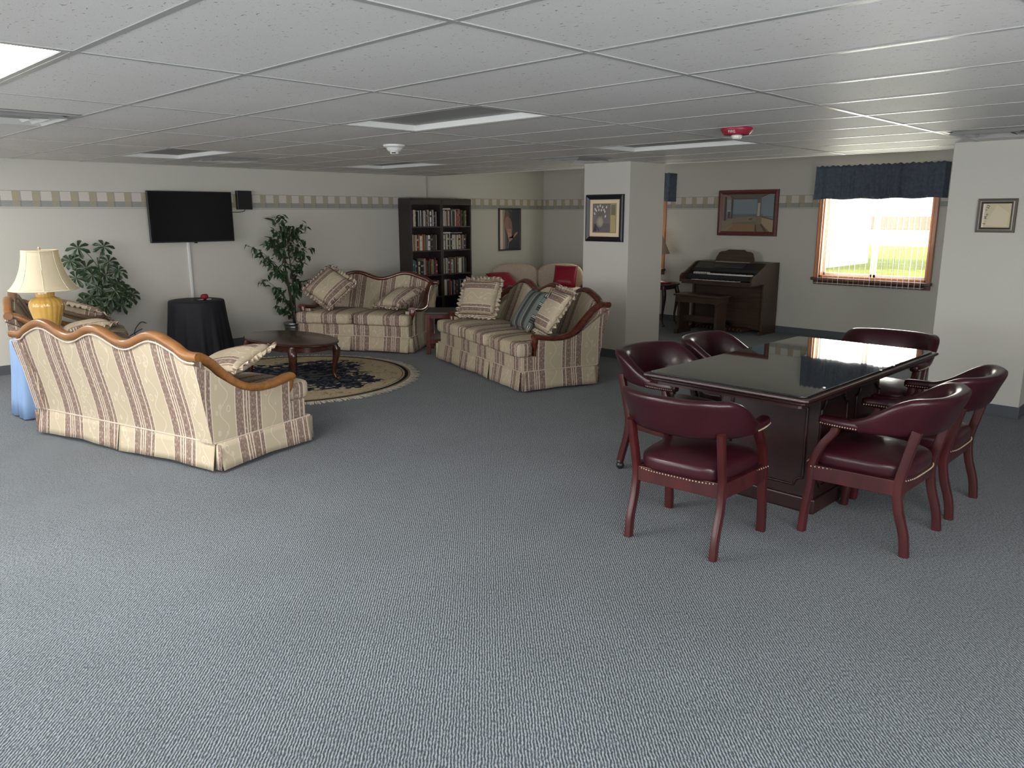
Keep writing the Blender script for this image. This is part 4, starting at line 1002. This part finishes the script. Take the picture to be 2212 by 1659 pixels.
for (dx, z) in TG:
    base = Vector((lerp(-.03, dx*.25, .5), rnd.uniform(-.02, .03), max(.30, z-.10-abs(dx)*.5))); tip = Vector((dx, rnd.uniform(-.20, .20), z))
    mid = base.lerp(tip, .55)+Vector((0, 0, .05)); P = spline([base, mid, tip], 10); stems.tube(P, [lerp(.0035, .0012, k/10) for k in range(11)], 5)
    for k in range(12):
        f = lerp(.30, 1.0, k/11); q = P[min(10, int(f*10))]+rv(.022); d = (tip-base).normalized()*.35+rv(.75)+Vector((0, 0, -.55))
        lv.__class__
        leaf(lv, Vector((q.x+FX, q.y+FY, q.z)), d, Vector((rnd.uniform(-.5, .5), rnd.uniform(-.7, .2), 1)), rnd.uniform(.070, .105), rnd.uniform(.032, .042))
lv.v = [(x-FX, y-FY, z) for x, y, z in lv.v]
stems.build('stems', STEM, t, smooth=True); lv.build('foliage', LEAF, t)
UX, UY = 2.86, 8.745
t = thing('umbrella_plant', 'dark green umbrella plant standing in the corner behind the yellow lamp', 'potted plant', (UX, UY, 0))
MB().lathe([(.082, 0), (.085, .01), (.10, .19), (.108, .195), (.108, .215), (.095, .215), (.09, .19), (0, .188)], 32).build('pot', BLACKP, t, smooth=True, angle=30)
stems = MB(); lv = MB(); P = spline([(0, 0, .18), (-.005, -.01, .5), (-.02, -.01, .8), (-.03, -.01, 1.12)], 20); stems.tube(P, [lerp(.013, .007, k/20) for k in range(21)], 8)
CL = [(-.20, 1.22, .0), (.03, 1.23, -.05), (-.29, 1.10, -.02), (-.28, .93, -.10), (-.16, 1.02, -.05), (.08, 1.07, .0), (.13, .98, -.10), (-.14, .95, -.14), (.0, .94, -.1), (.12, .84, -.08), (-.09, .82, -.1), (.06, .78, -.16), (.20, .78, -.05), (-.14, .73, -.06), (.02, .70, -.14), (.17, .70, -.12), (-.20, .68, -.02), (.27, .72, -.02), (-.04, .64, -.12), (.13, .62, -.06)]
for dx, z, dy in CL:
    c = Vector((dx, dy, z)); b = Vector((-.02, -.01, max(.4, z-.16-abs(dx)*.3))); Q = spline([b, b.lerp(c, .55)+Vector((0, 0, .04)), c], 8); stems.tube(Q, .0035, 5)
    ax = Vector((dx*1.5-.2, -1.0, .75)).normalized(); e = ax.orthogonal().normalized(); g_ = ax.cross(e); n = rnd.choice([7, 8, 8, 9]); ph = rnd.uniform(0, 6)
    for k in range(n):
        a = ph+2*pi*k/n; d = e*cos(a)+g_*sin(a)-ax*rnd.uniform(.0, .28)
        leaf(lv, Vector((c.x+UX, c.y+UY, c.z)), d, ax, rnd.uniform(.10, .13), .044, .15, 1)
lv.v = [(x-UX, y-UY, z) for x, y, z in lv.v]
stems.build('stems', plain('green_stem', (.05, .07, .025), .6), t, smooth=True); lv.build('foliage', LEAF2, t)

# ------------------------------------------------------------------ organ and bench
t = thing('electric_organ', 'dark wooden electric organ with two keyboards against the window wall', 'organ', (XW-.02, 5.215, 0), radians(90))
hw = .525
def cheek(s):
    pr_ = [(0, 0), (0, .925), (.30, .925), (.36, .918), (.62, .795), (.70, .775), (.735, .74), (.735, .665), (.40, .665), (.40, .05), (.46, .05), (.46, 0)]
    a, b = s*hw, s*(hw-.028)
    return MB().loft([[(a, y, z) for y, z in pr_], [(b, y, z) for y, z in pr_]]).build('side_panel', ORGANW, t, bevel=.003, merge=True)
cheek(-1); cheek(1)
MB().bb((-hw+.028, 0, .90), (hw-.028, .31, .925)).build('top', ORGANW, t, bevel=.003)
MB().bb((-hw+.028, .33, .06), (hw-.028, .352, .66)).build('front_panel', ORGANW, t)
MB().bb((-hw+.028, .0, .05), (hw-.028, .012, .9)).build('back_panel', ORGANW, t)
MB().bb((-hw+.028, .02, .645), (hw-.028, .73, .672)).build('key_bed', ORGANW, t, bevel=.002)
MB().bb((-hw+.028, .712, .672), (hw-.028, .735, .70)).build('key_slip', ORGANW, t, bevel=.002)
m = MB(); m.add([(-hw+.028, .31, .918), (hw-.028, .31, .918), (hw-.028, .47, .842), (-hw+.028, .47, .842), (-hw+.028, .31, .80), (hw-.028, .31, .80), (hw-.028, .47, .80), (-hw+.028, .47, .80)], [(0, 3, 2, 1), (3, 7, 6, 2), (4, 5, 6, 7)]); m.build('control_panel', BLACKP, t)
def keys(nm, x0, x1, y0, y1, z):
    k = MB(); k.use(WHITEP); n = round((x1-x0)/.0215); w = (x1-x0)/n
    for i in range(n): k.bb((x0+i*w+.0006, y0, z), (x0+(i+1)*w-.0006, y1, z+.016))
    k.use(BLACKP)
    for i in range(n-1):
        if i % 7 not in (2, 6): k.bb((x0+(i+1)*w-.006, y0, z+.016), (x0+(i+1)*w+.006, y0+(y1-y0)*.62, z+.026))
    return k.build(nm, None, t)
keys('upper_keyboard', -.475, .19, .475, .595, .768); keys('lower_keyboard', -.30, .36, .60, .712, .688)
MB().bb((-hw+.028, .47, .70), (hw-.028, .602, .766)).build('keyboard_riser', BLACKP, t)
m = MB()
for k in range(9): m.box((.44-.028*k, .50, .778), (.018, .03, .02), Matrix.Rotation(radians(-20), 3, 'X'))
m.build('tab_switches', WHITEP, t)
m = MB(); M = Matrix.Rotation(radians(-25.4), 3, 'X')
for z in (0, 1, 2): m.box((-.02, .355+.04*z, .9005-.019*z), (.42, .022, .006), M)
m.build('display_strip', plain('display_grey', (.06, .06, .06), .3), t)
MB().box((-.02, .318, .924), (.50, .02, .014)).build('music_ledge', plain('ledge_brass', (.30, .27, .22), .35, .7), t)
pr_ = [(-.29, 0), (.29, 0), (.29, .07), (.27, .12), (.245, .148), (.16, .155), (.12, .172), (-.12, .172), (-.16, .155), (-.245, .148), (-.27, .12), (-.29, .07)]
pr_ = [(-.29, 0), (.29, 0), (.275, .06), (.245, .125), (.215, .142), (.16, .147), (.115, .168), (-.115, .168), (-.16, .147), (-.215, .142), (-.245, .125), (-.275, .06)]
Mr = Matrix.Translation((-.03, .30, .924)) @ Matrix.Rotation(radians(16), 4, 'X')
MB().loft([[Mr @ Vector((x, 0, z)) for x, z in pr_], [Mr @ Vector((x, -.014, z)) for x, z in pr_]]).build('music_rest', ORGANW, t, bevel=.002, merge=True)
m = MB()
for k in range(13): m.bb((-.36+.055*k, .355, .055), (-.33+.055*k, .60, .085))
m.build('pedal_board', ORGANW, t); MB().box((-.02, .42, .13), (.12, .12, .02), Matrix.Rotation(radians(30), 3, 'X')).build('swell_pedal', BLACKP, t)
t = thing('organ_bench', 'dark wooden bench in front of the electric organ', 'bench', (9.02, 5.33, 0), radians(90))
MB().bb((-.335, -.16, .50), (.335, .16, .525)).build('seat', ORGANW, t, bevel=.004)
m = MB(); m.bb((-.31, -.14, .42), (.31, .14, .50)); m.build('box', ORGANW, t, bevel=.003)
for s in (-1, 1):
    m = MB(); m.bb((s*.275-.018, -.12, .06), (s*.275+.018, .12, .42)); m.bb((s*.275-.025, -.17, 0), (s*.275+.025, .17, .06)); m.build('leg', ORGANW, t, bevel=.003)
MB().bb((-.26, -.012, .16), (.26, .012, .24)).build('stretcher', ORGANW, t, bevel=.003)
# lamp table beside the second window
t = thing('lamp_table', 'dark curved leg table half hidden behind the square pillar', 'side table', (9.46, 6.38, 0))
m = MB(); m.loft([[(.26*s*cos(a), .40*s*sin(a), z) for a in (2*pi*k/48 for k in range(48))] for s, z in ((.96, .575), (1, .58), (1, .592), (.97, .598))]); m.build('table_top', DKTBL, t, smooth=True, angle=30)
MB().bb((-.17, -.29, .51), (.17, .29, .575)).build('apron', DKTBL, t, bevel=.01)
for sx in (-1, 1):
    for sy in (-1, 1): cabriole(MB(), sx*.16, sy*.27, .56, None, .028).build('leg', DKTBL, t, smooth=True, angle=70)
t = thing('shaded_lamp', 'table lamp with a beige cone shade peeping past the square pillar', 'lamp', (9.50, 6.42, .598))
MB().lathe([(.075, 0), (.08, .015), (.03, .03), (.05, .09), (.07, .16), (.05, .25), (.018, .30), (.012, .40), (0, .41)], 28).build('base', plain('lamp_brown', (.10, .05, .03), .3), t, smooth=True)
SH2 = plain('beige_shade', (.36, .27, .19), .85)
MB().lathe([(.215, .40), (.075, .72)], 40, cap=False).build('shade', SH2, t, smooth=True, solid=.003)
m = MB()
for k in range(3): a = 2*pi*k/3; m.tube([(0, 0, .40), (.06*cos(a), .06*sin(a), .55), (.085*cos(a), .085*sin(a), .70)], .002, 5)
m.build('harp', BRASS, t)
tag(MB().soft(.16, .22, .03, n=4, k=5, c=(9.33, 6.14, .6145)).build('red_purse', plain('red_leather', (.25, .012, .02), .4), smooth=True), 'small red flat purse lying on the curved leg lamp table', 'purse')
tag(MB().tube(spline([(9.36, 6.03, .606), (9.37, 5.97, .604), (9.40, 5.955, .5), (9.5, 5.95, .2), (9.62, 5.96, .012), (9.78, 6.0, .012)], 30), .003, 6).build('power_cord', BLACKP, smooth=True), 'thin black lamp cord hanging from the curved leg lamp table', 'cord')

# ------------------------------------------------------------------ pictures
def frame(m, W, H, w, prof):        # mitred moulding: prof = [(inset 0..w, depth)]
    for k in range(4):
        rings = []
        for c in (0, 1):
            sx, sz = [(-1, -1), (1, -1), (1, 1), (-1, 1)][(k+c) % 4]
            rings.append([(sx*(W/2-i), -d, sz*(H/2-i)) for i, d in prof]+[(sx*(W/2-prof[-1][0]), 0, sz*(H/2-prof[-1][0])), (sx*W/2, 0, sz*H/2)])
        m.loft(rings)
    return m
def art(t, W, H, polys, y=-.010):
    m = MB()
    for k, (mat, pts) in enumerate(polys):
        m.use(mat); yy = y-.00025*k
        m.add([((u-.5)*W, yy, (v-.5)*H) for u, v in pts], [tuple(range(len(pts)))])
    m.use(polys[0][0]); m.box((0, y/2+.0005, 0), (W, abs(y)-.0015, H))
    return m.build('artwork', None, t)
AC = {}
def ac(*c):
    if c not in AC: AC[c] = plain('paint_%d' % len(AC), srgb(*c), .6)
    return AC[c]
def el(cx, cy, rx, ry, a=0, n=18): return [(cx+rx*cos(h)*cos(a)-ry*sin(h)*sin(a), cy+rx*cos(h)*sin(a)+ry*sin(h)*cos(a)) for h in (2*pi*k/n for k in range(n))]
def line(x0, y0, x1, y1, w): 
    d = hypot(x1-x0, y1-y0); nx, ny = -(y1-y0)/d*w, (x1-x0)/d*w; return [(x0+nx, y0+ny), (x0-nx, y0-ny), (x1-nx, y1-ny), (x1+nx, y1+ny)]
Q = lambda a, b, c, d: [(a, b), (c, b), (c, d), (a, d)]
# flower print on the first pillar (faces -x)
def wallart(name, label, cat, loc, rz, tilt=0): return thing(name, label, cat, loc, rot=(tilt, 0, rz))
t = wallart('framed_picture', 'black framed print of white tulips in a vase on the square pillar', 'picture', (P1[0]-.001, 5.262, 1.506), radians(-90))
W, H = .505, .498
frame(MB(), W, H, .055, [(0, .008), (.004, .026), (.018, .032), (.040, .022), (.052, .018), (.055, .012)]).build('frame', plain('frame_black', (.011, .012, .016), .35), t, bevel=.0015)
bgc = ac(122, 112, 110); pol = [(ac(214, 190, 155), Q(0, 0, 1, 1)), (ac(228, 208, 176), Q(.03, .03, .97, .97)), (ac(200, 174, 138), Q(.095, .105, .905, .895)), (ac(70, 52, 38), Q(.115, .12, .885, .88)), (bgc, Q(.122, .127, .70, .873)), (ac(176, 160, 112), Q(.70, .127, .878, .873)), (ac(122, 116, 88), Q(.72, .58, .865, .85)), (ac(108, 100, 100), Q(.122, .127, .70, .36)),
       (ac(150, 140, 122), el(.36, .40, .115, .14)), (ac(166, 157, 138), el(.375, .41, .07, .11)), (ac(150, 140, 122), Q(.31, .5, .42, .56)), (ac(62, 56, 60), [(.14, .14), (.20, .36), (.26, .16)]), (ac(56, 50, 56), line(.18, .35, .34, .16, .012))]
stx = [(.20, .74), (.29, .80), (.37, .83), (.45, .79), (.58, .79), (.24, .70), (.33, .72), (.41, .71), (.50, .72), (.53, .67), (.55, .55), (.19, .62)]
for x, y in stx: pol.append((ac(112, 116, 96), line(.36, .54, x, y, .004)))
for x, y in stx: pol.append((ac(222, 212, 200), el(x, y, .022, .036, (x-.36)*-1.8)))
art(t, W-.10, H-.10, pol, -.014)
# beach porch painting on the window wall
t = wallart('framed_painting', 'red wood framed painting of a seaside porch above the organ', 'painting', (XW-.001, 5.20, 1.562), radians(-90), radians(0))
W, H = .865, .605
frame(MB(), W, H, .06, [(0, .010), (.004, .030), (.030, .034), (.052, .022), (.06, .018)]).build('frame', wood('red_frame', (.10, .026, .022), (.15, .042, .034), .4, .2, (6, 20, 20)), t, bevel=.001)
pol = [(ac(120, 128, 132), Q(0, 0, 1, 1)), (ac(130, 142, 150), Q(.2, .43, 1, 1)), (ac(104, 112, 122), Q(.2, .40, 1, .47)), (ac(120, 116, 104), Q(.2, .2, .75, .42)), (ac(136, 124, 104), [(.2, .24), (.7, .28), (.66, .40), (.45, .39), (.2, .36)]), (ac(96, 90, 78), [(.52, .33), (.62, .38), (.58, .31)]),
       (ac(94, 78, 72), [(0, 1), (.92, 1), (.68, .86), (.25, .86), (.1, .92)]), (ac(110, 98, 88), [(.1, 1), (.86, 1), (.70, .88), (.25, .88)]), (ac(112, 102, 94), [(.68, .88), (.76, .88), (.76, .40), (.68, .40)]), (ac(176, 170, 164), Q(.69, .42, .74, .76)), (ac(132, 142, 152), [(.80, .80), (1, 1), (1, .42), (.80, .42)]),
       (ac(140, 118, 104), [(0, 1), (.14, .96), (.22, .86), (.22, .36), (0, .28)]), (ac(78, 76, 84), [(.05, .94), (.09, .93), (.09, .30), (.05, .28)]), (ac(140, 146, 148), Q(.10, .46, .18, .86)), (ac(90, 88, 86), [(.18, .90), (.22, .86), (.22, .36), (.18, .34)]), (ac(86, 84, 84), Q(.12, .36, .17, .54)), (ac(176, 170, 164), Q(.11, .54, .18, .57)),
       (ac(150, 136, 118), [(0, 0), (.10, 0), (.22, .16), (.22, .34), (0, .27)]), (ac(148, 116, 88), [(.10, 0), (.66, 0), (.66, .16), (.6, .2), (.22, .22), (.22, .16)]), (ac(128, 108, 92), [(.66, 0), (.95, 0), (.78, .22), (.68, .19)]), (ac(92, 78, 66), [(.66, 0), (.70, 0), (.68, .2), (.66, .19)]), (ac(92, 78, 66), [(.84, 0), (.90, 0), (.78, .22), (.75, .22)]), (ac(168, 148, 120), [(.78, .40), (1, .33), (1, 0), (.95, 0), (.78, .22)]), (ac(100, 84, 70), [(.76, .42), (1, .34), (1, .31), (.76, .39)]), (ac(132, 116, 102), [(.66, .40), (.78, .40), (.78, .20), (.68, .20)])]
for k in range(5): pol.append((ac(112, 98, 86), line(0, .05+.048*k, .22, .20+.032*k, .003)))
art(t, W-.11, H-.11, pol, -.014)
# portrait on the tv wall
t = wallart('framed_portrait', 'narrow black framed portrait print on the wall above the cream loveseat', 'picture', (9.05, YW-.001, 1.312), 0)
W, H = .50, .665
frame(MB(), W, H, .028, [(0, .008), (.003, .022), (.022, .022), (.028, .014)]).build('frame', MATS['frame_black'], t, bevel=.001)
pol = [(ac(52, 54, 60), Q(0, 0, 1, 1)), (ac(96, 88, 86), [(0, 0), (.36, 0), (.36, .35), (.50, .75), (.62, 1), (0, 1)]), (ac(160, 144, 132), [(0, 0), (.26, 0), (.26, .36), (.20, .7), (.26, 1), (0, 1)]), (ac(214, 196, 178), [(0, 0), (.15, 0), (.13, 1), (0, 1)]), (ac(72, 60, 58), el(.44, .84, .17, .15)), (ac(112, 88, 80), el(.36, .82, .12, .16)), (ac(150, 116, 100), el(.37, .66, .15, .17)), (ac(132, 104, 92), el(.52, .60, .09, .2, .3)),
       (ac(176, 132, 112), [(.30, .52), (.56, .52), (.60, .34), (.68, .28), (.88, .40), (.90, .43), (.80, .42), (.70, .36), (.60, .22), (.44, .16), (.42, .28)]), (ac(188, 148, 128), el(.42, .46, .10, .03, -.5)), (ac(188, 148, 128), el(.45, .41, .10, .03, -.5)), (ac(190, 150, 130), el(.48, .36, .10, .03, -.4)), (ac(104, 78, 72), line(.34, .49, .52, .42, .006)), (ac(206, 196, 190), [(.40, .34), (.45, .32), (.42, .26)]), (ac(150, 150, 156), line(.43, .18, .40, .03, .012)), (ac(40, 42, 48), [(.46, .18), (.62, .24), (.9, .2), (1, .1), (1, 0), (.44, 0)])]
art(t, W-.05, H-.05, pol, -.011)
# small framed print on the second pillar
t = wallart('framed_print', 'small square bronze framed print on the pillar near the window', 'picture', (P2[0]-.001, 1.583, 1.533), radians(-90))
W, H = .262, .252
fm = MB(); frame(fm.use(plain('frame_bronze', (.075, .06, .045), .4, .3)), W, H, .03, [(0, .006), (.002, .016), (.018, .018), (.02, .012)])
frame(fm.use(plain('frame_silver', (.45, .43, .38), .35, .5)), W-.036, H-.036, .006, [(0, .017), (.004, .018), (.006, .012)]); frame(fm.use(MATS['frame_bronze']), W-.05, H-.05, .01, [(0, .012), (.006, .014), (.012, .008)]); fm.build('frame', None, t)
pol = [(ac(196, 184, 152), Q(0, 0, 1, 1)), (ac(206, 194, 164), [(.1, .1), (.9, .05), (.95, .6), (.5, .95)]), (ac(222, 212, 190), Q(0, 0, .07, 1))]
for x, y, a in ((.16, .92, .6), (.22, .90, -.5), (.15, .84, .2), (.2, .82, 1.2), (.13, .74, .3), (.16, .55, .8), (.10, .45, .4), (.13, .38, -.3), (.08, .16, .2), (.13, .15, .7)): pol.append((ac(58, 52, 42), el(x, y, .035, .014, a)))
pol.append((ac(58, 52, 42), line(.09, .36, .22, .56, .006)))
art(t, W-.075, H-.075, pol, -.008)

# ------------------------------------------------------------------ camera, light, view
cam = bpy.data.cameras.new('camera'); co = bpy.data.objects.new('camera', cam); COL.objects.link(co)
F_PX = 1682.2; yaw, pitch, roll = .7732, .2143, -.0014
cam.sensor_width = 36; cam.lens = F_PX/2212*36; cam.clip_start = .02; cam.clip_end = 600
f_ = Vector((cos(yaw)*cos(pitch), sin(yaw)*cos(pitch), -sin(pitch))); r_ = Vector((sin(yaw), -cos(yaw), 0)); u_ = r_.cross(f_)
R_ = cos(roll)*r_+sin(roll)*u_; U_ = -sin(roll)*r_+cos(roll)*u_
co.matrix_world = Matrix.Translation((0, 0, CAMZ)) @ Matrix((R_, U_, -f_)).transposed().to_4x4()
S.camera = co

w = bpy.data.worlds.new('sky'); S.world = w; w.use_nodes = True
bg = w.node_tree.nodes['Background']; bg.inputs[0].default_value = (.86, .93, 1.0, 1); bg.inputs[1].default_value = 2.6
sun = bpy.data.lights.new('sun', 'SUN'); sun.energy = 4.5; sun.angle = radians(2); sun.color = (1, .95, .86)
so = bpy.data.objects.new('sun', sun); COL.objects.link(so); so.rotation_euler = Vector((.5, -.55, -.75)).to_track_quat('-Z', 'Y').to_euler()
def area(name, loc, d, sx, sy, e, col):
    l = bpy.data.lights.new(name, 'AREA'); l.shape = 'RECTANGLE'; l.size = sx; l.size_y = sy; l.energy = e; l.color = col
    o = bpy.data.objects.new(name, l); COL.objects.link(o); o.location = loc; o.rotation_euler = Vector(d).to_track_quat('-Z', 'Y').to_euler(); return o
for d, e in (((1, 0, 0), 60), ((.8, 0, .6), 150)):  # added fill lamps at the unseen back opening, one tilted up to lift the ceiling
    area('back_fill_lamp', (X0-.17, (WB[0]+WB[1])/2, (WB[2]+WB[3])/2), d, WB[1]-WB[0]-.1, WB[3]-WB[2]-.1, e, (.95, .97, 1))
for d, e in (((0, 1, 0), 120), ((0, .8, .6), 230)):  # same added fill from the side opening, level and upward
    area('side_fill_lamp', ((WR[0]+WR[1])/2, Y0-.17, (WR[2]+WR[3])/2), d, WR[1]-WR[0]-.1, WR[3]-WR[2]-.1, e, (.97, .98, 1))
for nm, q in (('daylight_window', W1), ('daylight_window', W2)):
    area(nm, (XW+.15, (q[0]+q[1])/2, (q[2]+q[3])/2), (-1, 0, 0), q[1]-q[0]-.1, q[3]-q[2]-.1, 40, (1, .99, .93))
    area('lawn_bounce', (XW+.16, (q[0]+q[1])/2, (q[2]+q[3])/2), (-.75, 0, .66), q[1]-q[0]-.1, q[3]-q[2]-.1, 16, (1, .95, .66))
vs = S.view_settings; vs.view_transform = 'Standard'; vs.look = 'None'; vs.gamma = 1; vs.use_curve_mapping = False; vs.exposure = -0.15
S.cycles.max_bounces = 8; S.cycles.diffuse_bounces = 5; S.cycles.sample_clamp_indirect = 6
